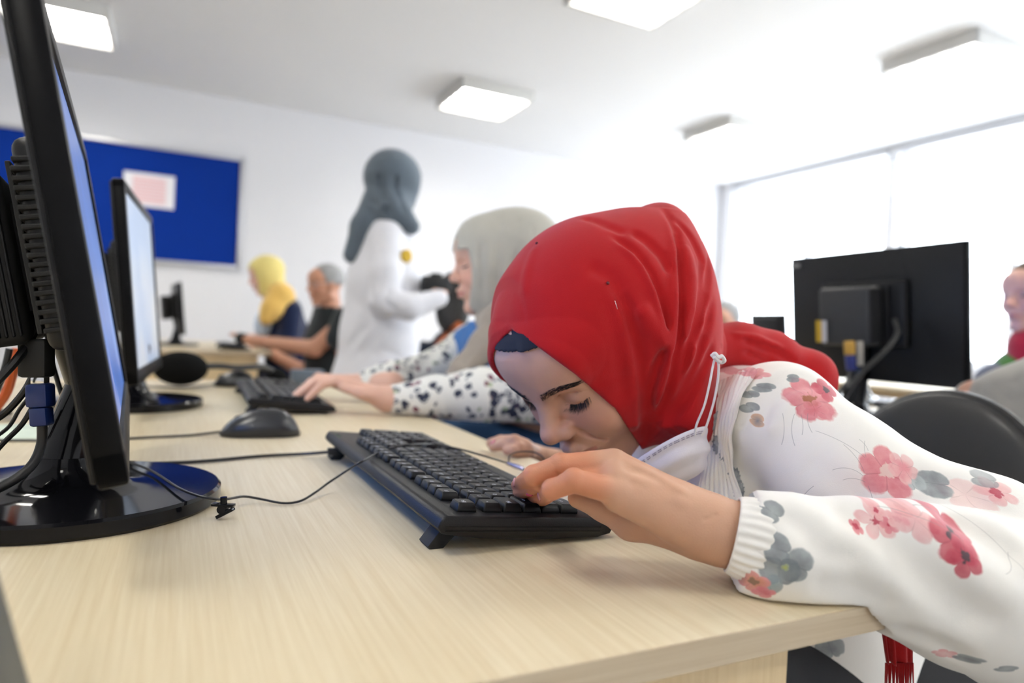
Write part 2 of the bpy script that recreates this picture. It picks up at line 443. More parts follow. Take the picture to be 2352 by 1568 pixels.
for i, (y0, y1) in enumerate(ops):
    e = empty('roller_blind', (WINX - 0.04, (y0 + y1) / 2, WZ1), lab[i], 'blind', 'roller blinds at the windows')
    hw = (y1 - y0) / 2 + 0.035
    MB().tube([(0, -hw, 0), (0, hw, 0)], 0.028, 14).build('roller', ALU, e)
    z0 = [-0.12, -1.5, -0.42, -0.3][i]
    MB().box(0.012, 0.014, -hw + 0.03, hw - 0.03, z0, -0.01).build('blind_fabric', BLINDM, e, smooth=False)
    MB().box(0.004, 0.022, -hw + 0.03, hw - 0.03, z0 - 0.025, z0, bev=0.003).build('bottom_bar', WHITE, e)
st('trim_1', WINX - 0.025, WINX, YF, YB, WZ0 - 0.04, WZ0 - 0.005, m=PVC)
st('trim_2', WINX - 0.06, WINX, YB - 0.18, YB - 0.02, WZ0, H, m=WALL)
st('baseboard_back', XL, WINX, YB - 0.012, YB, 0, 0.09, m=DARKG)

# notice board
e = empty('notice_board', (-0.75, YB - 0.01, T + 1.08), 'wide blue felt notice board with a silver frame on the back wall', 'notice board')
FELT = mat('blue_felt', hexc('123288'), 0.95, bump=0.3, bscale=400, spec=0.05)
bx0, bx1, bz0, bz1 = -1.5, 1.195, -0.475, 0.48
MB().box(bx0, bx1, -0.018, 0, bz0, bz1).build('felt_panel', FELT, e, smooth=False)
fr = MB(); t = 0.028
for q in [(bx0, bx1, bz0, bz0 + t), (bx0, bx1, bz1 - t, bz1), (bx0, bx0 + t, bz0, bz1), (bx1 - t, bx1, bz0, bz1)]: fr.box(q[0], q[1], -0.032, 0.0, q[2], q[3], bev=0.004)
fr.build('board_frame', ALU, e)
# notice paper with pale red print
PAP, N, L, b = nmat('printed_notice_paper')
tc = N.new('ShaderNodeTexCoord'); sp = N.new('ShaderNodeSeparateXYZ'); L.new(tc.outputs['Object'], sp.inputs[0])
wv = N.new('ShaderNodeTexWave'); wv.bands_direction = 'Z'; wv.inputs['Scale'].default_value = 12; wv.inputs['Distortion'].default_value = 0.6; L.new(tc.outputs['Object'], wv.inputs[0])
def absgt(o, v):
    a = N.new('ShaderNodeMath'); a.operation = 'ABSOLUTE'; L.new(o, a.inputs[0]); g = N.new('ShaderNodeMath'); g.operation = 'LESS_THAN'; g.inputs[1].default_value = v; L.new(a.outputs[0], g.inputs[0]); return g.outputs[0]
m1 = N.new('ShaderNodeMath'); m1.operation = 'MULTIPLY'; L.new(absgt(sp.outputs[0], 0.12), m1.inputs[0]); L.new(absgt(sp.outputs[2], 0.11), m1.inputs[1])
m2 = N.new('ShaderNodeMath'); m2.operation = 'MULTIPLY'; L.new(m1.outputs[0], m2.inputs[0]); L.new(wv.outputs['Fac'], m2.inputs[1])
cm = N.new('ShaderNodeMix'); cm.data_type = 'RGBA'; cm.inputs[6].default_value = (0.8, 0.78, 0.8, 1); cm.inputs[7].default_value = (0.75, 0.33, 0.34, 1); L.new(m2.outputs[0], cm.inputs[0]); L.new(cm.outputs[2], b.inputs['Base Color'])
p = MB().box(-0.185, 0.185, -0.0008, 0, -0.135, 0.135).build('notice_paper', PAP, smooth=False); p.location = (-0.265, YB - 0.031, T + 1.19)
setp(p, 'white notice sheet with pale red print pinned on the blue board', 'paper')

# ceiling lamps
LAMPM = emis('lamp_tube_glow', (1.0, 0.97, 0.90), 21.0)
HOUS = mat('lamp_housing', (0.62, 0.61, 0.58), 0.4)
LOUV = mat('lamp_louver', (0.85, 0.85, 0.84), 0.2, metal=0.3)
def lamp(cx, cy, label, proto=None):
    if proto is None:
        e = empty('ceiling_lamp', (cx, cy, H), label, 'ceiling lamp', 'square louvred ceiling lamps'); s = 0.30; d = -0.085
        f = MB(); 
        for q in [(-s, s, -s, -s + 0.028), (-s, s, s - 0.028, s), (-s, -s + 0.028, -s, s), (s - 0.028, s, -s, s)]: f.box(*q, d, 0, bev=0.004)
        f.build('housing', HOUS, e)
        MB().box(-s + 0.02, s - 0.02, -s + 0.02, s - 0.02, -0.03, -0.02).build('reflector', WHITE, e, smooth=False)
        for k in range(4):
            y = -0.2 + k * 0.133
            MB().box(-s + 0.04, s - 0.04, y - 0.035, y + 0.035, d + 0.026, d + 0.03).build('lamp_tube', LAMPM, e, smooth=False)
        g = MB()
        for k in range(1, 12): g.box(-s + 0.028 + k * 0.0453 - 0.002, -s + 0.028 + k * 0.0453 + 0.002, -s + 0.03, s - 0.03, d + 0.004, d + 0.024)
        for k in range(1, 4): g.box(-s + 0.03, s - 0.03, -0.2665 + k * 0.133 - 0.01, -0.2665 + k * 0.133 + 0.01, d + 0.004, d + 0.024)
        g.build('louver', LOUV, e, smooth=False)
        return e
    e = copy_tree(proto); e.location = (cx, cy, H); e['label'] = label; return e
l1 = lamp(2.12, 5.08, 'square louvred ceiling lamp beyond the standing woman, middle of the photo')
lamp(-0.76, 5.20, 'square louvred ceiling lamp at the upper left above the blue board', l1)
lamp(2.12, 3.0, 'ceiling lamp cut by the top edge of the photo, nearest of the middle row', l1)
lamp(4.36, 2.72, 'large ceiling lamp at the upper right with round bright cells', l1)
lamp(4.34, 4.66, 'small distant ceiling lamp on the right, nearest the window corner', l1)
lamp(-0.76, 2.9, 'ceiling lamp above the left side outside the photo', l1)
lamp(2.12, 0.6, 'ceiling lamp above and right of the camera outside the photo', l1)  # this lamp and the next are unseen, added for light from overhead
lamp(-0.76, 0.6, 'ceiling lamp above and left of the camera outside the photo', l1)
lamp(4.36, 0.5, 'ceiling lamp near the windows outside the photo', l1)  # this lamp and the two below: unseen, added to fill the camera side
lamp(-0.76, -1.5, 'ceiling lamp behind and left of the camera outside the photo', l1)
lamp(2.12, -1.5, 'ceiling lamp behind and right of the camera outside the photo', l1)

# ------------------------------------------------------------------ desks
def desk(name, x0, x1, y0, y1, label, endnear=True, ys_=None):
    e = empty(name, ((x0 + x1) / 2, (y0 + y1) / 2, 0), label, 'desk'); cx, cy = (x0 + x1) / 2, (y0 + y1) / 2
    MB().box(x0 - cx, x1 - cx, y0 - cy, y1 - cy, T - 0.0195, T, bev=0.0012).build('tabletop', WOOD, e)
    b_ = MB()                         # edge band shows as a slightly raised strip round the top
    z0, z1 = T - 0.0192, T - 0.0006; t = 0.0008
    b_.box(x0 - cx + 0.001, x1 - cx - 0.001, y0 - cy - t, y0 - cy + 0.0002, z0, z1).box(x1 - cx - 0.0002, x1 - cx + t, y0 - cy + 0.001, y1 - cy - 0.001, z0, z1)
    b_.build('edge_band', WOODE, e, smooth=False)
    for yy in ((y0 + 0.03, y1 - 0.03) if ys_ is None else ys_):
        MB().box(x0 - cx + 0.03, x1 - cx - 0.07, yy - cy, yy - cy + 0.018, 0, T - 0.0195).build('end_panel', WOODP, e, smooth=False)
    MB().box(x0 - cx + 0.10, x0 - cx + 0.118, y0 - cy + 0.05, y1 - cy - 0.03, 0.25, T - 0.0195).build('modesty_panel', WOODP, e, smooth=False)
    return e
DX1 = 0.457
desk('desk', -0.33, DX1, 0.313, 2.12, 'long pale maple desk in the foreground under the nearest monitor', ys_=(0.335, 1.24, 2.09))
desk('desk', -1.12, -0.335, 0.0, 2.12, 'pale maple desk backing onto the foreground desk at the far left')
desk('desk', -0.33, 0.47, 4.02, 5.7, 'distant pale desk of the man and the yellow scarfed woman')
desk('desk', 1.35, 2.15, 0.55, 3.2, 'pale desk on the right carrying the large rear-facing monitor')
desk('desk', 3.1, 3.9, 1.6, 4.2, 'pale desk near the windows carrying the small distant monitors')

# ------------------------------------------------------------------ monitors
def screen_mat(name, cols, s):
    m, N, L, b = nmat(name)
    tc = N.new('ShaderNodeTexCoord'); n = N.new('ShaderNodeTexNoise'); n.inputs['Scale'].default_value = 5; n.inputs['Detail'].default_value = 2
    L.new(tc.outputs['Object'], n.inputs[0]); cr = N.new('ShaderNodeValToRGB'); E_ = cr.color_ramp.elements
    E_[0].position = 0.35; E_[0].color = (*hexc(cols[0]), 1); E_[1].position = 0.65; E_[1].color = (*hexc(cols[1]), 1)
    for p_, c_ in cols[2:]:
        q = E_.new(p_); q.color = (*hexc(c_), 1)
    L.new(n.outputs['Fac'], cr.inputs[0]); b.inputs['Base Color'].default_value = (0.02, 0.02, 0.03, 1); b.inputs['Roughness'].default_value = 0.28
    L.new(cr.outputs[0], b.inputs['Emission Color'])

    lw = N.new('ShaderNodeLayerWeight'); lw.inputs[0].default_value = 0.5; mr = N.new('ShaderNodeMapRange'); mr.inputs['To Min'].default_value = s * 4.2; mr.inputs['To Max'].default_value = s * 0.36   # LCD panels dim towards grazing angles
    L.new(lw.outputs['Facing'], mr.inputs[0]); L.new(mr.outputs[0], b.inputs['Emission Strength'])
    return m
SCR = screen_mat('blue_desktop_screen', ['2c5cab', '4b84d2', (0.56, '3a70c4'), (0.62, '8f98c8')], 1.1)
SCR2 = screen_mat('pale_window_screen', ['9db2cf', 'cfd3d6', (0.5, 'b4c2d6')], 0.7)
def monitor(label, origin, ydir, tilt, wid=0.51, hei=0.315, base=None, screen=SCR, ribs=True, zb=0.07, minipc=True, group=None):
    """origin = centre bottom of the screen face, ydir = angle of the width axis from +Y, tilt back"""
    ca, sa = math.cos(ydir), math.sin(ydir); wy = Vector((-sa, ca, 0)); nx = Vector((ca, sa, 0))
    up = (Vector((0, 0, math.cos(tilt))) - nx * math.sin(tilt)); nn = nx * math.cos(tilt) + Vector((0, 0, math.sin(tilt)))
    e = empty('monitor', (base[0], base[1], T), label, 'monitor', group)
    inv = Matrix.Translation((-base[0], -base[1], -T))
    F4 = inv @ frame(Vector(origin), nn, wy, up)
    def add(name, mb, m, par=e, **k):
        o = mb.build(name, m, par, **k)
        if par is e: o.matrix_local = F4
        return o
    hw = wid / 2; bz = 0.016
    f = MB()
    f.box(-0.018, 0, -hw, hw, 0, 0.024, bev=0.0025).box(-0.018, 0, -hw, hw, hei - bz, hei, bev=0.0025)
    f.box(-0.018, 0, -hw, -hw + bz, 0.001, hei - 0.001, bev=0.0025).box(-0.018, 0, hw - bz, hw, 0.001, hei - 0.001, bev=0.0025)
    add('bezel', f, BEZ)
    add('screen', MB().box(-0.008, -0.0035, -hw + 0.012, hw - 0.012, 0.02, hei - 0.012), screen, smooth=False)
    bk = MB()
    bk.box(-0.0215, -0.0170, -hw + 0.004, hw - 0.004, 0.004, hei - 0.004, bev=0.0015)
    bk.box(-0.042, -0.02, -0.122, 0.122, 0.085, 0.25, bev=0.010, seg=4)
    bc = add('back_cover', bk, BLK)
    if ribs:
        rb = MB()
        for i in range(21):
            zz = 0.093 + i * 0.0072; k = 0.006 if i in (0, 20) else 0.0015 if i in (1, 19) else 0.0
            rb.box(-0.0440 + k, -0.022, -0.1245 + k, 0.1245 - k, zz, zz + 0.0042, bev=0.0012, seg=2)
        o = rb.build('vent_ribs', BLKM, bc, smooth=False)
    if minipc:
        q = MB(); q.box(-0.101, -0.056, -0.076, 0.076, 0.093, 0.236, bev=0.010, seg=4)
        pc = add('mini_computer', q, DARKG if not ribs else BLKM)
        g = MB()
        for i in range(8): g.box(-0.097 + i * 0.0048, -0.0945 + i * 0.0048, -0.0775, 0.0775, 0.100, 0.229, bev=0.0008, seg=1)
        g.build('cooling_fins', BLK, pc, smooth=False)
        MB().box(-0.0505, -0.0465, -0.085, 0.085, 0.100, 0.238, bev=0.001).box(-0.057, -0.043, -0.05, 0.05, 0.12, 0.21).build('mounting_bracket', BLKM, pc, smooth=False)
    # stand
    cx, cy = 0, 0
    bs = MB(); bs.lathe([(0, 0.0), (0.128, 0.0), (0.131, 0.003), (0.131, 0.013), (0.1285, 0.0155), (0.075, 0.0165), (0.056, 0.0185), (0.043, 0.0225), (0.034, 0.030), (0.0295, 0.038), (0.0272, 0.046), (0, 0.047)], n=72, sy=0.98)
    bs.build('base', BLKG, e, auto=28)
    top = (Vector(origin) + nn * -0.04 + up * (hei * 0.42)) - Vector((base[0], base[1], T))
    bot = Vector((0.0, 0.0, 0.044)); mid = bot.lerp(top, 0.45) + Vector((0.020, 0.012, 0.0))
    n_ = MB()
    def sect(p, a, b_):
        pr = []
        for k in range(16):
            th = 2 * PI * k / 16; pr.append(n_.bm.verts.new((p[0] + a * math.cos(th), p[1] + b_ * math.sin(th), p[2])))
        return pr
    rg = [sect(bot, 0.0262, 0.0262), sect(mid, 0.020, 0.027), sect(top, 0.015, 0.027)]
    for a, b_ in zip(rg, rg[1:]):
        for k in range(16): n_.bm.faces.new([a[k], a[(k + 1) % 16], b_[(k + 1) % 16], b_[k]])
    n_.bm.faces.new(rg[0][::-1]); n_.bm.faces.new(rg[-1])
    n_.build('neck', BLKG, e)
    return e, F4, Matrix.Translation((base[0], base[1], T)) @ F4
mon1, F1, W1 = monitor('large near black monitor at the left edge, tilted back, glossy round base', (-0.0395, 0.75, T + 0.069), math.radians(3.3), math.radians(10.8), base=(-0.088, 0.742), group=None)
MB().tube([(0.0, -0.2, 0.012), (0.0, -0.2, 0.0121)], 0.001, 6).bm.free()
mon2, F2, W2 = monitor('second black monitor behind the nearest one, pale screen, round base', (-0.045, 1.50, T + 0.062), math.radians(-3.0), math.radians(5.5), wid=0.47, hei=0.335, base=(-0.083, 1.51), screen=SCR2)
mon3, F3, W3 = monitor('small distant black monitor seen edge-on on the far desk', (0.012, 4.66, T + 0.07), math.radians(5), math.radians(6), wid=0.47, hei=0.31, base=(-0.02, 4.66), screen=SCR2)

# ------------------------------------------------------------------ keyboards
LEG = mat('key_legend_print', (0.55, 0.57, 0.6), 0.6)
def keyrows():
    """(row, x start in units, width, legend)"""
    K = []
    def row(r, x, items):
        for it in items:
            if isinstance(it, (int, float)): x += it; continue
            w_, t = it if isinstance(it, tuple) else (1, it)
            K.append((r, x, w_, t)); x += w_
    row(0, 0, ['Esc', 1, 'F1', 'F2', 'F3', 'F4', .5, 'F5', 'F6', 'F7', 'F8', .5, 'F9', 'F10', 'F11', 'F12', .25, 'PrtSc', 'ScrLk', 'Pause'])
    row(1.25, 0, ['"', '1 !', "2 '", '3 ^', '4 +', '5 %', '6 &', '7 /', '8 (', '9 )', '0 =', '* ?', '- _', (2, 'Back'), .25, 'Ins', 'Home', 'PgUp', .25, 'Num', '/', '*', '-'])
    row(2.25, 0, [(1.5, 'Tab'), 'Q', 'W', 'E', 'R', 'T', 'Y', 'U', 'I', 'O', 'P', 'Ğ', 'Ü', (1.5, 'Enter'), .25, 'Del', 'End', 'PgDn', .25, '7', '8', '9', '+'])
    row(3.25, 0, [(1.75, 'Caps'), 'A', 'S', 'D', 'F', 'G', 'H', 'J', 'K', 'L', 'Ş', 'i', (2.25, ';'), 3.5, '4', '5', '6'])
    row(4.25, 0, [(1.25, 'Shift'), '<', 'Z', 'X', 'C', 'V', 'B', 'N', 'M', 'Ö', 'Ç', '.', (2.75, 'Shift'), 1.25, '^', 1.25, '1', '2', '3', 'Ent'])
    row(5.25, 0, [(1.5, 'Ctrl'), (1.25, 'Win'), (1.25, 'Alt'), (6, ''), (1.25, 'Alt'), (1.25, 'Fn'), (1.0, 'Menu'), (1.5, 'Ctrl'), .25, '<', 'v', '>', .25, (2, '0'), '.'])
    return K
KROWS = keyrows(); P_ = 0.01875
def keyboard(label, back_left, yaw, drop, legends=True):
    """local x = along the keys (typist's left to right), y = towards the screen, z = up; origin at back-left top edge"""
    Lk, Wk = 0.444, 0.158; th = 0.017
    pitch = math.atan2(drop, Wk)
    xdir = Vector((-math.sin(yaw), math.cos(yaw), 0)); away = Vector((-math.cos(yaw), -math.sin(yaw), 0))
    yv = away * math.cos(pitch) + Vector((0, 0, math.sin(pitch))); zv = xdir.cross(yv)
    e = empty('keyboard', label=label, cat='keyboard', mw=frame(Vector(back_left), xdir, yv, zv))
    b_ = MB()
    pr = [(0.0, -0.010), (-0.0012, -0.0052), (-0.004, -0.0008), (-0.008, 0.0), (-0.136, -0.0008), (-0.153, -0.0025), (-0.1625, -0.0062), (-0.1655, -0.0105), (-0.1630, -0.0148), (-0.150, -0.0172), (-0.075, -0.0195), (-0.02, -0.0165), (-0.004, -0.0145)]
    b_.prism(pr, 0.0, Lk, axis=0, bev=0.0022)
    bd = b_.build('body', BLK, e, auto=50)
    tr_ = MB()
    for zz in (-0.0088, -0.0122): tr_.box(-0.0004, 0.001, -0.152, -0.006, zz, zz + 0.0006)
    tr_.build('side_groove', BLKG, bd, smooth=False)
    MB().box(0.004, Lk - 0.004, -0.1605, -0.1535, -0.0042, -0.0030, bev=0.0005).build('front_lip', BLKG, bd, smooth=False)
    x0 = 0.0135; ytop = -0.0195
    proto = {}
    def key(w_, two):
        if (w_, two) in proto: return proto[(w_, two)]
        W = w_ * P_ - 0.0012; Hh = (2 if two else 1) * P_ - 0.0012; bm = bmesh.new()
        def ring(dx0, dx1, dy0, dy1, z, r):
            pts = []
            for cx_, cy_, a0 in ((dx1 - r, dy1 - r, 0), (dx0 + r, dy1 - r, 90), (dx0 + r, dy0 + r, 180), (dx1 - r, dy0 + r, 270)):
                for a in (0, 30, 60, 90):
                    t_ = math.radians(a0 + a); pts.append(bm.verts.new((cx_ + r * math.cos(t_), cy_ + r * math.sin(t_), z)))
            return pts
        R = [ring(-W / 2, W / 2, -Hh / 2, Hh / 2, -0.002, 0.0012), ring(-W / 2, W / 2, -Hh / 2, Hh / 2, 0.001, 0.0012), ring(-W / 2 + 0.0016, W / 2 - 0.0016, -Hh / 2 + 0.0019, Hh / 2 - 0.0011, 0.0061, 0.0018), ring(-W / 2 + 0.0024, W / 2 - 0.0024, -Hh / 2 + 0.0027, Hh / 2 - 0.0019, 0.0066, 0.0018)]
        for a, c in zip(R, R[1:]):
            for k in range(16): bm.faces.new([a[k], a[(k + 1) % 16], c[(k + 1) % 16], c[k]])
        bm.faces.new(R[-1]); bm.faces.new(R[0][::-1])
        me = bpy.data.meshes.new('key'); bmesh.ops.recalc_face_normals(bm, faces=bm.faces); bm.to_mesh(me); bm.free(); me.materials.append(KEYC)
        for p in me.polygons: p.use_smooth = len(p.vertices) == 4
        proto[(w_, two)] = me; return me
    txt = {}
    for r, x, w_, t in KROWS:
        two = (t == '+' and r == 2.25) or t == 'Ent'
        o = bpy.data.objects.new('key', key(w_, two)); C.objects.link(o); o.parent = e
        cx_ = x0 + (x + w_ / 2) * P_; cy_ = ytop - (r + (1 if two else 0.5)) * P_
        tilt_ = 0.0
        o.location = (cx_, cy_, 0.0005)
        if legends and t:
            if t not in txt:
                q = text_mesh('legend', t, 0.0052 if len(t) < 4 else 0.0036, Matrix.Identity(4), LEG); txt[t] = q.data; bpy.data.objects.remove(q)
            q = bpy.data.objects.new('legend', txt[t]); C.objects.link(q); q.parent = o
            q.location = (-w_ * P_ / 2 + 0.0062 if len(t) < 4 else 0, 0.002, 0.0067)
    for xx in (0.020, Lk - 0.045):
        ft = MB(); ft.prism([(-0.012, -0.014), (-0.028, -0.016), (-0.014, -0.0325), (-0.003, -0.0325), (-0.001, -0.030)], xx, xx + 0.022, axis=0, bev=0.0008)
        ft.build('folding_foot', BLKM, e)
    for k in range(3): MB().tube([(Lk - 0.05 + k * 0.012, -0.008, -0.0002), (Lk - 0.05 + k * 0.012, -0.008, 0.0003)], 0.0012, 8).build('indicator_light', mat('green_indicator', (0.05, 0.25, 0.06), 0.3), e)
    return e
kb1 = keyboard('black keyboard under the girl in the red hijab, one foot unfolded', (0.187, 0.497, T + 0.0325), math.radians(0.5), 0.0135)
kb2 = keyboard('black keyboard under the hands of the woman in the grey hijab', (0.118, 1.350, T + 0.034), math.radians(-1), 0.0135)
kb3 = keyboard('distant black keyboard in front of the man on the far desk', (0.20, 4.10, T + 0.034), 0, 0.0135, legends=False)
# maker's mark area on the near keyboard
o_ = MB().box(0.398, 0.416, -0.0115, -0.0095, 0.0003, 0.0006).box(0.400, 0.414, -0.0085, -0.0075, 0.0003, 0.0006).build('maker_mark', DARKG, kb1, smooth=False)

# ------------------------------------------------------------------ mice
def mouse(label, c, yaw, L_=0.118):
    e = empty('mouse', (c[0], c[1], T), label, 'mouse', rot=(0, 0, yaw))
    n, m_ = 40, 24; V = []; Fc = []
    for i in range(n + 1):
        u = i / n; x = -L_ / 2 + L_ * u
        w_ = 0.031 * (max(0, 1 - abs(2 * u - 1) ** 3.2)) ** 0.5 * (0.93 + 0.10 * u)
        h_ = 0.037 * (max(0, 1 - abs((u - 0.60) / (0.60 if u < 0.60 else 0.40)) ** (1.9 if u < 0.60 else 2.4))) ** 0.70 * (1.0) + 0.004 * (1 - abs(2 * u - 1) ** 6)
        for j in range(m_):
            a = 2 * PI * j / m_; sy, cz = math.sin(a), math.cos(a)
            sy = math.copysign(abs(sy) ** 0.8, sy)
            z = (h_ * abs(cz) ** 0.9) if cz > 0 else -0.0
            y = w_ * sy * (1 - 0.10 * max(0, cz))
            V.append((x, y, 0.0012 + max(z, 0) + (0.005 * (1 - max(cz, 0)) if abs(cz) < 0.7 and cz > 0 else 0)))
    for i in range(n):
        for j in range(m_): Fc.append((i * m_ + j, i * m_ + (j + 1) % m_, (i + 1) * m_ + (j + 1) % m_, (i + 1) * m_ + j))
    rawmesh('shell', V, Fc, mat('mouse_plastic', (0.02, 0.021, 0.023), 0.28), e)
    MB().ell((-0.031, 0, 0.0215), (0.010, 0.0035, 0.010)).build('scroll_wheel', BLKM, e)
    return e
mouse('black mouse on the foreground desk beyond the near keyboard', (0.118, 1.112), math.radians(-4))
cable('mouse_cable', [(0.062, 1.118, T + 0.006), (0.02, 1.11, T + 0.003), (-0.03, 1.10, T + 0.003), (-0.09, 1.09, T + 0.003), (-0.2, 1.10, T + 0.003), (-0.33, 1.13, T + 0.003)], 0.0018, label='thin black cable running left from the foreground mouse', cat='cable')
mouse('small black mouse at the far end of the second keyboard', (0.135, 1.93), math.radians(-6), 0.105)
cable('mouse_cable', [(0.085, 1.935, T + 0.006), (0.03, 1.88, T + 0.003), (-0.02, 1.86, T + 0.003), (-0.15, 1.9, T + 0.003), (-0.30, 1.9, T + 0.003)], 0.0018, label='thin black cable running left from the farther mouse', cat='cable')

# keyboard lead: from the back-centre of the near keyboard to the left
kc = [onz(785, 1046, T + 0.010), onz(700, 1042, T + 0.005), onz(600, 1047, T + 0.0028), onz(450, 1060, T + 0.0028), onz(300, 1065, T + 0.0028), onz(200, 1064, T + 0.0028), onz(60, 1075, T + 0.0028), onz(-60, 1092, T + 0.0028)]
kc[0] = np.array([0.19, kc[0][1], T + 0.016])
cable('keyboard_cable', kc, 0.0021, label='black lead running left from the back of the near keyboard', cat='cable')
MB_ = MB().box(-0.012, 0.006, -0.005, 0.005, -0.004, 0.004, bev=0.001).build('strain_relief', BLKM, kb1); MB_.matrix_parent_inverse = kb1.matrix_world.inverted(); MB_.location = (0.186, kc[0][1], T + 0.016)

# earphone cable with clip draped over the keyboard
def kbtop(px, py, lift=0.010):
    """point over the keyboard plane"""
    o = np.array(kb1.matrix_world.translation); n = np.array(kb1.matrix_world.to_3x3() @ Vector((0, 0, 1))); d = ray(px, py)
    t = ((o + n * lift - EYE) @ n) / (d @ n); return EYE + d * t
ec = [onz(300, 1062, T + 0.019), onz(350, 1082, T + 0.0195), onz(410, 1120, T + 0.0205), onz(455, 1138, T + 0.0205), onz(490, 1145, T + 0.019), onz(520, 1146, T + 0.012), onz(560, 1140, T + 0.008), onz(600, 1146, T + 0.004), onz(650, 1155, T + 0.0025), onz(690, 1150, T + 0.003), onz(725, 1130, T + 0.006), onz(755, 1108, T + 0.011), onz(790, 1085, T + 0.020),
      kbtop(830, 1060, 0.002), kbtop(880, 1035, 0.004), kbtop(940, 1021, 0.012), kbtop(1000, 1021, 0.0085), kbtop(1050, 1030, 0.0085), kbtop(1110, 1046, 0.006), onz(1165, 1063, T + 0.012)]
ear = cable('earphone_cable', ec, 0.0012, label='thin black earphone cable draped across the near keyboard', cat='cable')
p0 = onz(1165, 1063, T + 0.012); p1 = onz(1203, 1077, T + 0.008)
MB().tube([p0, p0 * 0.5 + p1 * 0.5, p1], [0.0024, 0.0036, 0.003], 14).build('silver_bud', mat('silver_plastic', (0.45, 0.42, 0.5), 0.18, metal=0.7), ear)
MB().tube(spline([onz(1168, 1060, T + 0.013), onz(1172, 1045, T + 0.02), onz(1195, 1037, T + 0.023), onz(1225, 1038, T + 0.022), onz(1245, 1048, T + 0.018), onz(1252, 1062, T + 0.01)]), 0.0009, 8).build('loose_loop', CAB, ear)
dcl = depth_of(onz(508, 1187, T + 0.002))
for k_, (qa, qb, w_, t_) in enumerate((((488, 1157), (538, 1161), .0026, .0075), ((499, 1187), (536, 1168), .0032, .0075))):
    slab(at(*qa, dcl), at(*qb, dcl), w_, t_, BLKG, 'clip_jaw', None).parent = ear
g = MB(); g.tube([at(512, 1168, dcl) - RC[:, 2] * .004, at(512, 1168, dcl) + RC[:, 2] * .004], 0.0040, 14).tube([at(514, 1141, dcl), at(514, 1160, dcl)], 0.0030, 10)
g.build('shirt_clip', BLKG, ear)

# headset on the far end of the desk
hp = at(415, 852, 1.72); hz = max(hp[2], T + 0.043)
e = empty('headset', (hp[0], hp[1], T), 'black foam padded headset lying beyond the second monitor base', 'headset')
FOAM = mat('black_foam', (0.007, 0.007, 0.007), 0.95, bump=0.6, bscale=500, spec=0.1)
MB().ell((0, 0, 0.047), (0.064, 0.05, 0.043)).build('ear_pad', FOAM, e)
MB().ell((0.235, 0.03, 0.026), (0.026, 0.036, 0.024)).build('ear_pad', FOAM, e)
hb = [(0.055, 0.0, 0.05), (0.09, -0.005, 0.052), (0.13, 0.0, 0.048), (0.17, 0.01, 0.05), (0.20, 0.02, 0.050), (0.225, 0.026, 0.038)]
q = MB()
for off in (-0.007, 0, 0.007): q.tube(spline([(a, b_ + off, c_ + 0.003) for a, b_, c_ in hb]), 0.0075, 8)
q.build('headband', mat('headband_plastic', (0.03, 0.031, 0.034), 0.3), e)
bx = MB().box(-0.045, 0.045, -0.02, 0.02, 0, 0.042, bev=0.004).build('small_box', mat('blue_grey_plastic', (0.10, 0.13, 0.17), 0.4)); bx.location = (0.335, 2.02, T); bx.rotation_euler = (0, 0, 0.1)
setp(bx, 'small blue-grey box at the far right corner of the foreground desk', 'box')

# cables and plugs behind the near monitor
def cb(pts, r, m=CAB, name='cable', **k): return cable(name, [at(*p) for p in pts], r, m, **k)
D_ = 0.575
vg = empty('video_cable', at(90, 950, D_), 'thick black video cable with a blue plug behind the near monitor', 'cable')
inv = Matrix.Translation(-Vector(at(90, 950, D_)))
def add_at(o, par): o.matrix_parent_inverse = Matrix.Identity(4); o.data.transform(inv); return o
BLUEP = mat('blue_plug_plastic', hexc('132a66'), 0.35)
add_at(slab(at(92, 880, D_), at(94, 935, D_), 0.0185, 0.014, BLUEP, 'plug', vg), vg)
add_at(slab(at(94, 935, D_), at(97, 978, D_), 0.0150, 0.012, BLUEP, 'plug_boot', vg), vg)
add_at(slab(at(92, 862, D_), at(92, 884, D_), 0.012, 0.008, CHR, 'metal_shell', vg), vg)
add_at(MB().tube(spline([at(*p) for p in [(97, 975, D_), (95, 1020, D_), (75, 1065, .57), (35, 1100, .56), (-30, 1135, .55)]]), 0.0040, 12).build('lead', CAB, vg), vg)
ad = slab(at(84, 778, D_), at(84, 866, D_), 0.024, 0.015, BLKM, 'adapter_plug', None)
setp(ad, 'black adapter block above the blue plug behind the near monitor', 'adapter')
cb([(100, 700, .60), (75, 770, .58), (35, 830, .56), (-30, 900, .55)], 0.0036, label='thick black cable bending down left past the near monitor back', cat='cable')
cb([(78, 860, .60), (55, 900, .60), (15, 945, .60), (-30, 975, .60)], 0.0032, label='black cable below the adapter block curving left', cat='cable')
cb([(78, 930, .61), (50, 975, .61), (10, 1015, .61), (-30, 1060, .61)], 0.0024, label='black cable left of the blue plug running down left', cat='cable')
cb([(72, 905, .63), (45, 940, .63), (20, 980, .63), (-20, 1010, .63)], 0.0018, label='thin black cable close behind the blue plug', cat='cable')
cb([(22, 800, .74), (10, 850, .74), (-10, 900, .74), (-30, 930, .74)], 0.0036, label='black cable at the left edge under the mini computer', cat='cable')
cb([(45, 650, .64), (100, 745, .64), (125, 850, .65), (160, 960, .66), (190, 1040, .7)], 0.0022, label='thin black cable hanging down behind the bezel of the near monitor', cat='cable')
cb([(40, 800, .80), (28, 860, .80), (10, 910, .80), (-30, 960, .80)], 0.0055, mat('orange_cable', hexc('c8571c'), 0.4), label='orange cable at the left edge behind the near monitor', cat='cable')
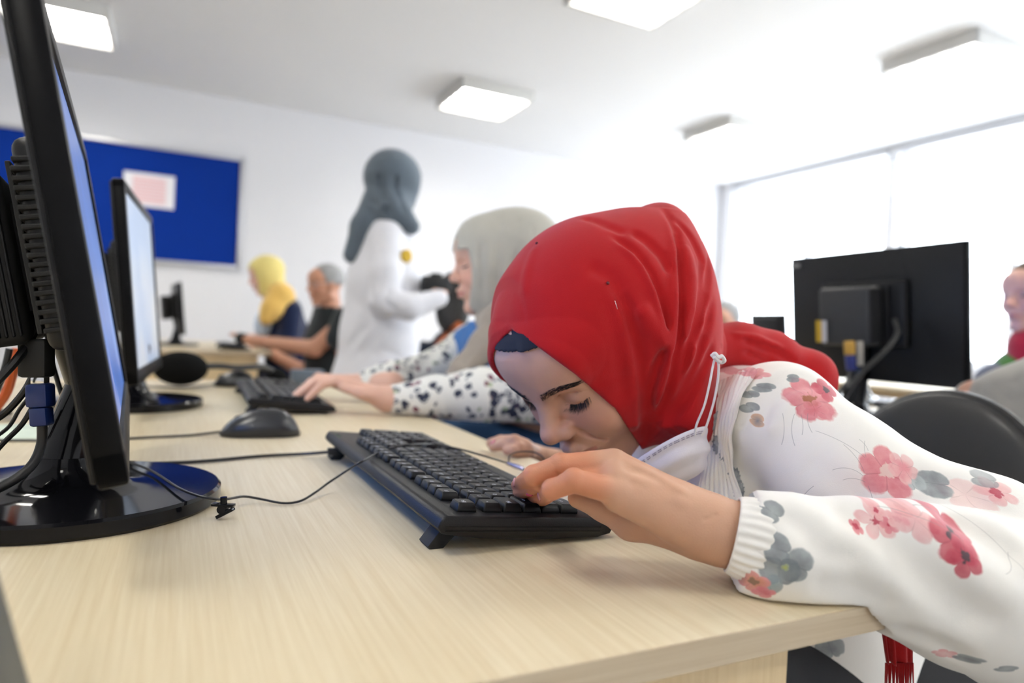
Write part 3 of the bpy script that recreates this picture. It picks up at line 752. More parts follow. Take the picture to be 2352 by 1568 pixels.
hd = slab(at(110, 592, .64), at(118, 690, .65), 0.020, 0.011, DARKG, 'display_plug', None); setp(hd, 'dark grey moulded plug in the side of the near monitor back', 'plug')
for k, (x_, y_, d_) in enumerate([(-0.28, 1.42, 0), (-0.30, 1.55, 0.02)]):
    pass
setp(MB().tube(spline([(-0.30, 1.28, T + .004), (-0.25, 1.34, T + .03), (-0.29, 1.42, T + .05), (-0.36, 1.36, T + .02), (-0.31, 1.28, T + .03), (-0.24, 1.33, T + .01), (-0.33, 1.45, T + .004)]), 0.004, 8).build('coiled_cable', CAB), 'loosely coiled black cable on the desk at the left edge', 'cable')
bk = MB().box(-0.10, 0.10, -0.07, 0.07, 0, 0.004, bev=0.0005).build('leaflet', mat('pale_leaflet', (0.62, 0.72, 0.62), 0.6, var=0.4, vscale=25)); bk.location = (-0.27, 1.18, T); setp(bk, 'pale green printed leaflet lying on the desk at the left edge', 'leaflet')

# ------------------------------------------------------------------ people: shared shapes
def nrm(v): v = np.asarray(v, float); return v / np.linalg.norm(v)
def axes(Fd, Ud):
    F_ = nrm(Fd); U_ = nrm(np.asarray(Ud, float) - F_ * (np.asarray(Ud) @ F_)); L_ = np.cross(U_, F_); return np.array([L_, F_, U_])
def hp_(o, A, p, s=1.0): return np.asarray(o) + (np.array(p, float) / 1000 * s) @ A
def add_head(Fd, o, A, s=1.0, fine=False, male=False):
    def e(c, r, k=0, op='add', R=None):
        AA = A if R is None else R @ A
        Fd.ell(hp_(o, A, c, s), np.array(r) / 1000 * s, AA, k / 1000 * s, op)
    def c(a, b, ra, rb=None, k=0, op='add'): Fd.cap(hp_(o, A, a, s), hp_(o, A, b, s), ra / 1000 * s, (ra if rb is None else rb) / 1000 * s, k / 1000 * s, op)
    e((0, -8, 42), (74, 92, 82))
    e((0, 30, 0), (60, 54, 82), 20)
    for g in (-1, 1):
        c((g * 52, 2, -48), (g * 14, 64, -80), 14, 13, 22)
        e((g * 34, 55, -14), (24, 23, 26), 20)
        c((g * 50, 5, -10), (g * 50, 5, -48), 14, 13, 14)
    e((0, 66, -80), (19, 16, 16), 16)
    e((0, 70, -40), (27, 21, 24), 16)
    e((0, 62, 56), (56, 26, 38), 22)
    for g in (-1, 1):
        c((g * 11, 80, 35), (g * 40, 66, 37), 8, 8, 12)
        e((g * 31, 86, 19), (15, 12, 11), 10, 'cut')
        e((g * 31, 66, 20), (15.5, 14, 13), 4)
        if fine:
            c((g * 18, 79.5, 27), (g * 31, 81.5, 30), 1.0, 1.0, 2.5, 'cut'); c((g * 31, 81.5, 30), (g * 46, 70, 26), 1.0, 1.0, 2.5, 'cut')
            c((g * 19, 77, 15), (g * 31, 80.5, 12.5), 0.8, 0.8, 1.5, 'cut'); c((g * 31, 80.5, 12.5), (g * 45, 70.5, 16), 0.8, 0.8, 1.5, 'cut')
    c((0, 80, 30), (0, 99, -5), 7.5, 9.5, 10)
    e((0, 101, -8), (10.5, 10.5, 9.5), 6)
    for g in (-1, 1):
        e((g * 11.5, 91, -12), (7.5, 10.5, 8), 6)
        if fine:
            e((g * 6.5, 96, -19.5), (3.6, 5.5, 4.5), 2, 'cut')
            c((g * 19.5, 88, -8), (g * 18, 84, -19), 1.3, 1.2, 3, 'cut')
            c((g * 21, 83, -20), (g * 31, 72, -40), 1.6, 1.4, 6, 'cut')
    # lips
    pts = [(-24, 80.5, -43.5), (-12, 89, -39.5), (-4, 92.5, -37.2), (0, 92, -38), (4, 92.5, -37.2), (12, 89, -39.5), (24, 80.5, -43.5)]
    Fd.chain([hp_(o, A, p, s) for p in pts], [v / 1000 * s for v in (1.5, 4, 5, 5, 5, 4, 1.5)], 0.004 * s)
    pts = [(-21, 80.5, -46.5), (-10, 87.5, -50.5), (0, 90, -51.5), (10, 87.5, -50.5), (21, 80.5, -46.5)]
    Fd.chain([hp_(o, A, p, s) for p in pts], [v / 1000 * s for v in (1.5, 5, 6, 5, 1.5)], 0.004 * s)
    pts = [(-27, 80.5, -42.0), (-12, 93, -44.5), (0, 97.5, -44.2), (12, 93, -44.5), (27, 80.5, -42.0)]
    Fd.chain([hp_(o, A, p, s) for p in pts], [v / 1000 * s for v in (1.4, 1.5, 1.3, 1.5, 1.4)], 0.0025 * s, 'cut')
    e((0, 90, -64), (18, 8, 6), 8, 'cut')
    if male:
        for g in (-1, 1): e((g * 73, -2, 8), (6, 16, 28), 5); 
def skin_tone(V, o, A, s=1.0, base=(0.60, 0.34, 0.245), lips=(0.42, 0.10, 0.10)):
    base = np.array(base); col = np.tile(base, (len(V), 1)); q = ((V - np.asarray(o)) @ A.T) * 1000 / s
    def mix(c, w):
        nonlocal col
        w = np.clip(w, 0, 1)[:, None]; col = col * (1 - w) + np.array(c) * w
    for g in (-1, 1):
        d = np.sqrt(((q[:, 0] - g * 38) / 22) ** 2 + ((q[:, 1] - 70) / 26) ** 2 + ((q[:, 2] + 10) / 18) ** 2); mix(base * [1.03, 0.78, 0.76], 0.55 * np.exp(-d * d))
    d = np.sqrt((q[:, 0] / 12) ** 2 + ((q[:, 1] - 104) / 12) ** 2 + ((q[:, 2] + 8) / 12) ** 2); mix(base * [1.03, 0.74, 0.74], 0.5 * np.exp(-d * d))
    wl = 23 * (1 - np.clip((np.abs(q[:, 2] + 44.5) / 10), 0, 1) ** 2.2)
    zc = np.where(q[:, 2] > -44, 6.5, 9.5) * np.sqrt(np.clip(1 - (q[:, 0] / 26) ** 2, 0, 1))
    m_ = np.clip((zc - np.abs(q[:, 2] + 44)) / 2.5, 0, 1) * (np.abs(q[:, 0]) < 25) * (q[:, 1] > 74)
    mix(lips, m_ * 0.55)
    return col
def skinmat(name, rough=0.48):
    return mat(name, (0.6, 0.34, 0.245), rough, bump=0.22, bscale=900, sss=0.12, var=0.06, vscale=60, attr='tone', spec=0.4)
SK = skinmat('skin')
def strands(name, roots, tips, rad, m, parent, bend=None, nseg=4):
    V = []; Fc = []
    for i, (a, b) in enumerate(zip(roots, tips)):
        a, b = np.array(a), np.array(b); t = nrm(b - a); x = nrm(np.cross(t, [0.3, 0.5, 0.8])); y = np.cross(t, x); bb = bend[i] if bend is not None else np.zeros(3)
        for k in range(nseg + 1):
            u = k / nseg; p = a + (b - a) * u + bb * (4 * u * (1 - u)); r = rad * (1 - u * 0.92)
            for j in range(3): V.append(p + r * (x * math.cos(j * 2.0944) + y * math.sin(j * 2.0944)))
        o0 = i * 3 * (nseg + 1)
        for k in range(nseg):
            for j in range(3): Fc.append((o0 + k * 3 + j, o0 + k * 3 + (j + 1) % 3, o0 + k * 3 + 3 + (j + 1) % 3, o0 + k * 3 + 3 + j))
    return rawmesh(name, V, Fc, m, parent)
def merge(parts):
    V = []; Q = []; n = 0
    for v, q in parts: V.append(v); Q.append(q + n); n += len(v)
    return np.concatenate(V), np.concatenate(Q)
def E_(Fd, px, py, d, rx, ry, rz, ang=0, k=0.0, op='add'):
    """ellipsoid seen at a pixel: radii in photograph pixels, rz in metres"""
    c, s_ = math.cos(ang), math.sin(ang); R_ = RC[:, 0] * c + RC[:, 1] * s_; D2 = -RC[:, 0] * s_ + RC[:, 1] * c
    Fd.ell(at(px, py, d), (rx * d / FPX, ry * d / FPX, rz), np.array([R_, D2, RC[:, 2]]), k, op)
def ch(Fd, pts, k=0.02, op='add', flat=None):
    """pts: (px, py, depth, radius m)"""
    Fd.chain([at(*p[:3]) for p in pts], [p[3] for p in pts], k, op, flat)
def patch(name, curves, nu, nv, m, parent, disp=None, th=0.0008, n=None):
    Cc = []
    for c in curves:
        sp = np.array(spline(c, 16)); L_ = np.r_[0, np.cumsum(np.linalg.norm(np.diff(sp, axis=0), axis=1))]; t = np.linspace(0, L_[-1], nu)
        Cc.append(np.stack([np.interp(t, L_, sp[:, k]) for k in range(3)], 1))
    Cc = np.array(Cc); G = np.zeros((nu, nv, 3))
    for i in range(nu):
        sp = np.array(spline(list(Cc[:, i]), 16)); t = np.linspace(0, len(sp) - 1, nv)
        G[i] = np.stack([np.interp(t, np.arange(len(sp)), sp[:, k]) for k in range(3)], 1)
    def normals(G):
        a = np.gradient(G, axis=0); b_ = np.gradient(G, axis=1); N_ = np.cross(a, b_); return N_ / np.maximum(np.linalg.norm(N_, axis=2, keepdims=True), 1e-9)
    N_ = normals(G); view = EYE - G
    if (N_ * view).sum() < 0: N_ = -N_
    if disp is not None:
        u, v = np.meshgrid(np.linspace(0, 1, nu), np.linspace(0, 1, nv), indexing='ij'); G = G + N_ * disp(u, v)[..., None]
    V = np.concatenate([(G + N_ * th / 2).reshape(-1, 3), (G - N_ * th / 2).reshape(-1, 3)]); off = nu * nv; Q = []
    I = np.arange(off).reshape(nu, nv)
    a, b_, c, d = I[:-1, :-1].ravel(), I[1:, :-1].ravel(), I[1:, 1:].ravel(), I[:-1, 1:].ravel()
    Q.append(np.stack([a, b_, c, d], 1)); Q.append(np.stack([d, c, b_, a], 1) + off)
    for e_ in (I[0], I[-1][::-1], I[:, 0][::-1], I[:, -1]): Q.append(np.stack([e_[:-1], e_[1:], e_[1:] + off, e_[:-1] + off], 1))
    return fastmesh(name, V, np.concatenate(Q), m, parent)
def cloth(name, col, rough=0.85, bump=0.25, bscale=1200, var=0.05, vscale=30, sheen=0.25):
    m = mat(name, col, rough, bump=bump, bscale=bscale, var=var, vscale=vscale, spec=0.15)
    m.node_tree.nodes['Principled BSDF'].inputs['Sheen Weight'].default_value = sheen
    return m
def face_marks(parent, o, A, col=None, s=1.0):
    m_ = col or mat('dark_brown_hair', (0.012, 0.008, 0.006), 0.5)
    for g in (-1, 1):
        MB().tube([hp_(o, A, (g * x, y, z), s) for x, y, z in ((10, 88.5, 36), (24, 85, 41), (38, 76, 42), (48, 66, 37))], [.0018, .0026, .0022, .0010], 8).build('eyebrow', m_, parent)
        MB().tube([hp_(o, A, (g * x, y, z), s) for x, y, z in ((18, 76, 16), (26, 81, 14.5), (34, 82, 14), (42, 77, 15), (47, 70, 18))], [.0008, .0016, .0018, .0018, .0008], 8).build('eyelashes', m_, parent)
def body_obj(name, parts, tone, label, cat, m=None, group=None):
    V, Q = merge(parts); o = fastmesh(name, V, Q, m or SK); vcol(o, tone(V)); setp(o, label, cat, group); return o

# ------------------------------------------------------------------ the girl at the near keyboard
HO = np.array([0.39791954, 0.60898844, 0.90295368])
HA = np.array([[0.2453681, -0.96555775, 0.08656058], [-0.69273683, -0.23709831, -0.6811021], [-0.67816678, -0.10715703, 0.72705378]])
HA = axes(HA[1], HA[2]) * 1.0
if HA[0] @ np.array([0.245, -0.966, 0.087]) < 0: HA[0] *= -1
fh = Field((0.22, 0.47, 0.76), (0.53, 0.75, 1.06), 0.0014)
add_head(fh, HO, HA, fine=True)
fh.cap(hp_(HO, HA, (0, -18, -40)), (0.53, 0.63, 0.87), 0.05, 0.052, 0.02)
partH = fh.mesh(1)
# hand: left, reaching over the keyboard
ft = Field((0.17, 0.29, 0.74), (0.44, 0.56, 0.88), 0.0010)
dn = RC[:, 1]
W0 = (1735, 1236, .494); W1_ = (1655, 1222, .500)
def keyz(px, py, lift):        # depth of the key tops under a pixel
    return depth_of(kbtop(px, py, lift))
ft.cap(at(1800, 1245, .49), at(*W0), 0.0225, 0.0220, 0)
ft.cap(at(*W0), at(*W1_), 0.0222, 0.0217, 0.01)
ft.cap(at(*W1_), at(1560, 1182, .503), 0.0217, 0.0190, 0.012)
for a, b, r0, r1 in [((1620, 1190, .499), (1415, 1066, .512), .016, .0108), ((1620, 1200, .493), (1410, 1095, .497), .016, .0115), ((1610, 1222, .490), (1418, 1140, .487), .0155, .0112), ((1600, 1200, .51), (1405, 1078, .528), .017, .0115)]:
    ft.cap(at(*a), at(*b), r0, r1, 0.012)
fing = {
 'middle': [(1405, 1062, .512, .0108), (1288, 1070, .503, .0092), (1226, 1092, .503, .0080), (1189, 1116, keyz(1189, 1116, .0105), .0072)],
 'index': [(1398, 1078, .526, .0105), (1296, 1080, .520, .0086), (1240, 1106, .518, .0075), (1194, 1131, keyz(1194, 1131, .0085), .0068)],
 'ring': [(1410, 1105, .499, .0105), (1322, 1105, .497, .0078), (1270, 1122, .502, .0063), (1224, 1143, keyz(1224, 1143, .008), .0055)],
 'pinky': [(1420, 1130, .486, .0102), (1318, 1104, .478, .0086), (1268, 1124, .482, .0076), (1245, 1147, keyz(1245, 1147, .0085), .0064)]}
for nm, P in fing.items():
    Fg = [at(*p[:3]) for p in P]; Rg = [p[3] for p in P]
    for i in range(3): ft.cap(Fg[i], Fg[i + 1], Rg[i] * .96, Rg[i + 1] * .96, 0.0010 if i else 0.0032)
    ft.ell(Fg[1] - dn * 0.0008, (Rg[1],) * 3, None, 0.001); ft.ell(Fg[2] - dn * 0.0003, (Rg[2] * 1.0,) * 3, None, 0.001)
# thumb and its base, beyond the palm
ft.cap(at(1590, 1215, .510), at(1450, 1197, .522), .0185, .0132, .012)
ft.cap(at(1450, 1197, .522), at(1388, 1166, .530), .0130, .0102, .008)
ft.cap(at(1388, 1166, .530), at(1328, 1143, .535), .0098, .0082, .006)
# tendons and knuckles on the back of the hand
for a, b in [((1590, 1140, .490), (1425, 1050, .505)), ((1590, 1165, .478), (1435, 1090, .489))]:
    A_, B_ = ft.hit(*a[:2], .4), ft.hit(*b[:2], .4)
    if A_ is not None and B_ is not None: ft.fold([A_, A_ * .5 + B_ * .5 , B_], -0.0013, 0.004)
for pl in [[(1440, 1100), (1500, 1120), (1560, 1145)], [(1425, 1075), (1480, 1085), (1530, 1105)]]:
    H_ = [ft.hit(*p, .4) for p in pl]
    if all(h is not None for h in H_): ft.fold(H_, 0.0013, 0.004)
for pl in [[(1612, 1195), (1628, 1190), (1650, 1178)], [(1275, 1082), (1280, 1090), (1282, 1098)]]:
    H_ = [ft.hit(*p, .4) for p in pl]
    if all(h is not None for h in H_): ft.fold(H_, 0.0009, 0.0016)
partL = ft.mesh(1)
# the right hand resting on the desk beyond
fr_ = Field((0.36, 0.80, 0.66), (0.62, 1.22, 0.88), 0.0018)
rd = depth_of(onz(1160, 1035, T + 0.01))
def zc(px, py, z): return onz(px, py, T + z)
fr_.chain([zc(1128, 1017, .012), zc(1150, 1012, .018), zc(1182, 1012, .022), zc(1206, 1024, .014)], [.0075, .0083, .009, .011], 0.003)
fr_.chain([zc(1134, 1026, .009), zc(1156, 1022, .014), zc(1190, 1027, .014), zc(1210, 1036, .006)], [.0072, .008, .009, .012], 0.003)
fr_.chain([zc(1165, 1034, .009), zc(1180, 1035, .010), zc(1205, 1041, .004), zc(1214, 1046, -.004)], [.0068, .0078, .0088, .012], 0.003)
pm = np.array((0.505, 0.945, T - 0.016)); fr_.cap(zc(1206, 1026, .010), pm, .012, .018, .006); fr_.cap(pm, (0.58, 0.90, T - 0.03), .018, .023, .01)
partR = fr_.mesh(1)
# torso, arms and legs under the clothes
fb = Field((0.33, 0.18, 0.02), (1.12, 1.0, 0.98), 0.0065)
fb.ell((0.62, 0.64, 0.795), (0.075, 0.14, 0.10), None); fb.cap((0.62, 0.64, 0.79), (0.84, 0.64, 0.55), 0.10, 0.115, 0.05)
fb.cap((0.57, 0.63, 0.85), (0.48, 0.62, 0.885), 0.055, 0.048, 0.02)
fb.chain([at(1800, 975, .675), at(2090, 1195, .595), at(2480, 1400, .555)], [.045, .04, .036], .03)
fb.chain([at(2480, 1400, .555), at(2150, 1320, .505), at(1790, 1250, .49)], [.036, .034, .0235], .01)
fb.chain([(0.62, 0.79, 0.83), (0.72, 0.92, 0.73), (0.58, 0.90, T - 0.03)], [.042, .036, .022], .02)
for y_ in (0.55, 0.73): fb.chain([(0.86, y_, 0.53), (0.52, y_, 0.54), (0.55, y_, 0.10), (0.44, y_, 0.055)], [.085, .06, .042, .035], .03)
partB = fb.mesh(1)
NH = len(partH[0])
def tone(V):
    c = skin_tone(V, HO, HA, base=(0.60, 0.35, 0.245)); h = np.arange(len(V)) >= NH
    c[h] = np.array([0.54, 0.31, 0.205])
    d = np.full(len(V), 9.0)
    for P in fing.values():
        S = [at(*q[:3]) for q in P]; S[0] = S[0] * .35 + S[1] * .65
        for a_, b_ in zip(S, S[1:]):
            t_ = np.clip((V - a_) @ (b_ - a_) / ((b_ - a_) @ (b_ - a_)), 0, 1); d = np.minimum(d, np.linalg.norm(V - a_ - t_[:, None] * (b_ - a_), axis=1))
    w = (0.85 * np.exp(-(np.maximum(d - 0.007, 0) / 0.009) ** 2))[:, None] * h[:, None]; c = c * (1 - w) + np.array([0.56, 0.215, 0.11]) * w
    return c
girl = body_obj('person', [partH, partL, partR, partB], tone, 'person in a red hijab bent low over the near keyboard, hand on the keys', 'person')
HAIR = mat('dark_brown_hair', (0.012, 0.008, 0.006), 0.5)
# nails
NAIL = mat('nail', (0.55, 0.24, 0.22), 0.18, coat=0.4); POL = mat('chipped_nail_polish', (0.5, 0.06, 0.12), 0.2, coat=0.5)
def nail(Fd, px, py, r, m_, ang):
    h_ = Fd.hit(px, py, .35)
    if h_ is None: return
    e_ = 0.002; g_ = np.array([Fd.sample(h_ + e_ * np.eye(3)[k])[0] - Fd.sample(h_ - e_ * np.eye(3)[k])[0] for k in range(3)]); n_ = nrm(g_)
    x = RC[:, 0] * math.cos(ang) + RC[:, 1] * math.sin(ang); x = nrm(x - n_ * (x @ n_)); y = np.cross(n_, x)
    MB().ell((0, 0, 0), (r * 1.25, r, 0.0017), u=20, v=10).build('fingernail', m_, girl).data.transform(frame(h_ - n_ * 0.0003, x, y, n_))
nail(ft, 1181, 1107, .0034, NAIL, 2.3); nail(ft, 1216, 1136, .0028, POL, 2.0); nail(ft, 1238, 1139, .0030, NAIL, 1.9)
nail(fr_, 1133, 1014, .005, POL, 0.2)
# eyebrows and lashes
rng = random.Random(3)
def surfF(px_l, u_l):          # face surface point from local L,U by marching back along F
    ts = np.arange(0.125, 0.02, -0.0007); P = HO + (px_l / 1000) * HA[0] + (u_l / 1000) * HA[2] + ts[:, None] * HA[1]
    v = fh.sample(P); j = np.where(v < 0)[0]; return P[j[0]] if len(j) else P[-1]
for g in (-1, 1):
    R_, T2, Bn = [], [], []
    for i in range(560):
        u = rng.random(); w = rng.uniform(-1, 1) * (3.6 * (1 - u) ** 0.5 + 0.9)
        l = g * (9 + 41 * u); z = 33 + 9 * math.sin(u * 2.2) - 3 * u + w
        a = surfF(l, z); b_ = surfF(l + g * (3.0 + 3.5 * u), z + (4.2 * (1 - u) - 1.6 * u) * (1 if w < 0 else .4)); b_ = b_ + HA[1] * 0.0011
        R_.append(a - HA[1] * 0.0003); T2.append(b_); Bn.append(HA[1] * 0.0006)
    strands('eyebrow', R_, T2, 0.00023, HAIR, girl, Bn, 3)
    R_, T2, Bn = [], [], []
    for i in range(130):
        u = i / 129; l = g * (19 + 27 * u); z = 13.2 - 1.5 * math.sin(PI * u) + 3.2 * u * u
        a = surfF(l, z); ln = 0.0075 + 0.003 * math.sin(PI * u * 0.8) + rng.uniform(-.0028, .0012)
        dr = nrm(HA[1] * 0.75 - HA[2] * 0.62 + HA[0] * g * (u - 0.35) * 0.9 + np.array([rng.uniform(-.08, .08) for _ in range(3)]))
        R_.append(a); T2.append(a + dr * ln); Bn.append(-HA[2] * 0.0017)
    strands('eyelashes', R_, T2, 0.00022, HAIR, girl, Bn, 4)

# hijab
RED = cloth('red_cotton', hexc('ab1519'), 0.82, bump=0.35, bscale=1500, var=0.05, vscale=40, sheen=0.15)
fj = Field((0.22, 0.45, 0.79), (0.68, 0.82, 1.12), 0.0016)
E_(fj, 1385, 735, .735, 243, 243, .112)
E_(fj, 1488, 616, .765, 118, 134, .085, 0, .04)
E_(fj, 1522, 815, .735, 110, 200, .085, 0, .04)
E_(fj, 1548, 960, .72, 72, 78, .065, 0, .03)
ch(fj, [(1500, 1005, .68, .016), (1560, 990, .69, .020), (1610, 960, .70, .022)], .02)
ch(fj, [(1500, 960, .70, .024), (1478, 1008, .69, .012)], .02)
ch(fj, [(1200, 700, .70, .02), (1158, 752, .685, .0075)], .03)
E_(fj, 1512, 540, .78, 56, 66, .06, 0, .022)
# snug to the head towards the face edge
def skull(X, Y, Z):
    q = [(X - HO[0]) * HA[i][0] + (Y - HO[1]) * HA[i][1] + (Z - HO[2]) * HA[i][2] for i in range(3)]; out = None
    for c, r in (((0, -8, 42), (74, 92, 82)), ((0, 30, 0), (62, 56, 84)), ((0, 40, 56), (62, 50, 46)), ((0, 22, -44), (57, 56, 50)), ((0, 62, 56), (56, 26, 38))):
        u = [(q[i] - c[i] / 1000) / (r[i] / 1000) for i in range(3)]; k0 = np.sqrt(u[0] ** 2 + u[1] ** 2 + u[2] ** 2); k1 = np.sqrt((u[0] / r[0]) ** 2 + (u[1] / r[1]) ** 2 + (u[2] / r[2]) ** 2) * 1000
        d = k0 * (k0 - 1) / np.maximum(k1, 1e-9); out = d if out is None else np.minimum(out, d)
    return out
def skull_first():
    s_, X, Y, Z = fj.sub(fj.lo, fj.lo + fj.n * fj.res); fj.comb(s_, skull(X, Y, Z) - 0.0075, 0.025, 'add')
skull_first()
# loose end thrown over the back
ch(fj, [(1610, 800, .76, .03), (1700, 800, .78, .026), (1770, 815, .79, .024), (1860, 860, .80, .024), (1960, 930, .82, .022)], .02)
fs_ = fh
def face_pt(px, py): h_ = fh.hit(px, py, .5); return h_ if h_ is not None else at(px, py, .66)
EDGE = [(1120, 722), (1168, 752), (1207, 776), (1323, 861), (1412, 938), (1471, 1026)]
planes = []
for (x0_, y0_), (x1_, y1_) in zip(EDGE, EDGE[1:]):
    n_ = nrm(np.cross(ray(x0_, y0_), ray(x1_, y1_))); n_ = n_ if n_ @ HA[1] > 0 else -n_
    planes.append((n_, EYE)); n2 = n_ - 2 * (n_ @ HA[0]) * HA[0]; planes.append((n2, EYE - 2 * ((EYE - HO) @ HA[0]) * HA[0]))
sl, X, Y, Z = fj.sub(fj.lo, fj.lo + fj.n * fj.res)
dc = None
for n_, p_ in planes:
    t_ = (X - p_[0]) * n_[0] + (Y - p_[1]) * n_[1] + (Z - p_[2]) * n_[2]; dc = t_ if dc is None else np.minimum(dc, t_)
dc = dc.astype(np.float32)         # >0 : face opening
h2 = fj.like(); add_head(h2, HO, HA)
sk = np.minimum(skull(X, Y, Z).astype(np.float32), h2.D); back = np.clip(-dc, 0, 1)
lim = sk - (0.0048 + back * 0.45 + 9 * back * back)
mk_ = (back < 0.07) & (sk < 0.06)
fj.D = np.where(mk_, np.maximum(fj.D, lim), fj.D).astype(np.float32)
# drape folds: grooves (+) and ridges (-) found on the surface from the photograph
def zf(pl): return [(1100 + a / 2.24, 450 + b / 2.24) for a, b in pl]
FOLDS = [([(690, 205), (800, 290), (880, 400), (935, 540), (965, 650), (975, 750)], .0055, .0048), ([(955, 70), (1010, 180), (1028, 330), (1036, 500), (1034, 680), (1015, 850), (975, 1010), (920, 1140), (850, 1270)], .0062, .0050),
 ([(1000, 110), (1100, 220), (1150, 330), (1150, 480), (1115, 650), (1075, 800), (1040, 950), (990, 1090)], .0050, .0055), ([(1180, 300), (1172, 480), (1140, 650), (1105, 800)], .0045, .0045),
 ([(700, 470), (760, 560), (800, 700), (835, 850), (858, 1010), (862, 1130), (838, 1270)], .0048, .0065), ([(972, 770), (915, 880), (885, 1000), (872, 1120), (850, 1240)], .0065, .0050),
 ([(1205, 540), (1160, 700), (1120, 850), (1050, 1010), (960, 1150)], .0045, .0060), ([(1205, 760), (1150, 900), (1060, 1060), (960, 1180)], .0035, .0055), ([(780, 180), (860, 230), (940, 310), (1000, 420)], .0030, .0060),
 ([(1000, 780), (1000, 900), (960, 1050), (900, 1180)], .0040, .0045), ([(560, 360), (680, 420), (740, 500)], .0020, .0080), ([(650, 520), (700, 700), (730, 900), (760, 1080)], .0016, .0100), ([(400, 130), (520, 112), (650, 150), (760, 200)], .0018, .0060),
 ([(720, 240), (840, 360), (905, 500), (940, 640), (965, 790)], -.0045, .0055), ([(985, 120), (1008, 300), (1010, 500), (1000, 690), (975, 850), (930, 1000), (880, 1160)], -.0045, .0060), ([(1060, 250), (1095, 420), (1085, 600), (1060, 750)], -.0040, .0060),
 ([(820, 560), (900, 680), (975, 765)], -.0055, .0085), ([(1170, 560), (1120, 760), (1050, 930), (980, 1080)], -.0035, .0060), ([(230, 520), (250, 380), (300, 250)], -.0012, .0060)]
jobs = []
for pl, a, w_ in FOLDS:
    H_ = [fj.hit(x, y, .5) for x, y in zf(pl)]
    H_ = [h for h in H_ if h is not None]
    if len(H_) > 1: jobs.append((H_, a, w_))
for pl, a, w_ in [([(1660, 775), (1720, 785), (1790, 812), (1830, 835)], .004, .005), ([(1655, 800), (1720, 812), (1780, 835)], .003, .004), ([(1680, 768), (1740, 775), (1800, 800)], -.002, .004)]:
    H_ = [h for h in (fj.hit(x, y, .5) for x, y in pl) if h is not None]
    if len(H_) > 1: jobs.append((H_, a, w_))
for H_, a, w_ in jobs: fj.fold(H_, a * 1.85, w_ * .88)
fj.D = np.maximum(fj.D, dc); fj.D = np.maximum(fj.D, -(sk - 0.0002))
hj = fastmesh('hijab', *fj.mesh(1), RED, girl); hj['label'] = 'deep red cotton hijab'
# dark underscarf band at the brow
fu = Field((0.22, 0.48, 0.84), (0.42, 0.72, 1.02), 0.0012)
sl, X, Y, Z = fu.sub(fu.lo, fu.lo + fu.n * fu.res); su0 = skull(X, Y, Z).astype(np.float32) + 0.0015; h3 = fu.like(); add_head(h3, HO, HA); su = np.minimum(h3.D, su0)
q2 = (X - HO[0]) * HA[2][0] + (Y - HO[1]) * HA[2][1] + (Z - HO[2]) * HA[2][2]; q1 = (X - HO[0]) * HA[1][0] + (Y - HO[1]) * HA[1][1] + (Z - HO[2]) * HA[1][2]
duc = None
for n_, p_ in planes:
    t_ = (X - p_[0]) * n_[0] + (Y - p_[1]) * n_[1] + (Z - p_[2]) * n_[2]; duc = t_ if duc is None else np.minimum(duc, t_)
su = np.maximum(su - 0.0042, -duc - 0.0035) + 0.0042
fu.D = np.maximum(np.maximum(su - 0.0042, 0.0855 - q2 + q1 * 0.0), 0.01 - q1).astype(np.float32)
fastmesh('underscarf', *fu.mesh(3), mat('navy_jersey', (0.006, 0.007, 0.014), 0.8), girl)
# two pins
for px, py in ((1233, 559), (1396, 650)):
    h_ = fj.hit(px, py, .5)
    if h_ is not None: MB().ell(h_ - RC[:, 2] * 0.001, (0.0016,) * 3, u=12, v=8).build('pin_head', mat('dark_red_pearl', (0.12, 0.01, 0.012), 0.2), hj)
a_, b_ = fj.hit(1412, 690, .5), fj.hit(1418, 710, .5)
if a_ is not None and b_ is not None: MB().tube([a_ - RC[:, 2] * .0005, b_ - RC[:, 2] * .0005], 0.0003, 6).build('pin', CHR, hj)
# hanging end of the scarf below the desk, with fringe
sc_ = patch('scarf_end', [[at(2015, 1395, .62), at(2025, 1450, .63), at(2035, 1520, .64)], [at(2045, 1395, .62), at(2052, 1450, .63), at(2058, 1525, .64)], [at(2080, 1395, .63), at(2093, 1450, .64), at(2095, 1525, .65)]], 24, 24, RED, girl, lambda u, v: 0.003 * np.sin(v * 19), 0.001)
R_, T2 = [], []
for i in range(22):
    x_ = 2035 + i * 2.9; R_.append(at(x_, 1522, .64)); T2.append(at(x_ + rng.uniform(-6, 6), 1640, .64))
strands('fringe', R_, T2, 0.0011, RED, sc_)
# ------------------------------------------------------------------ her blouse
fl = Field((0.34, 0.16, 0.45), (0.98, 0.98, 1.0), 0.0027)
ch(fl, [(1690, 965, .745, .056), (1790, 962, .672, .052)], .02)
ch(fl, [(1790, 962, .672, .052), (1930, 1088, .625, .055), (2090, 1195, .592, .055), (2250, 1262, .57, .060), (2500, 1410, .555, .066)], .02)
fl.ell((0.60, 0.64, 0.80), (0.105, 0.165, 0.105), None, .04); fl.cap((0.62, 0.64, 0.76), (0.80, 0.64, 0.58), 0.130, 0.155, .05); fl.cap((0.69, 0.58, 0.68), (0.72, 0.57, 0.50), 0.10, 0.115, .04)
fl.cap((0.60, 0.79, 0.82), (0.70, 0.89, 0.80), .055, .052, .03); fl.cap((0.70, 0.89, 0.80), (0.62, 0.90, 0.725), .052, .034, .02)
ch(fl, [(1663, 1000, .72, .035), (1668, 1120, .70, .04)], .03)
ch(fl, [(1722, 1228, .498, .0290), (1770, 1250, .496, .037), (1850, 1268, .497, .0375), (1960, 1275, .50, .040), (2080, 1305, .503, .048), (2200, 1345, .508, .056), (2352, 1395, .52, .064), (2500, 1430, .545, .068)], .012)
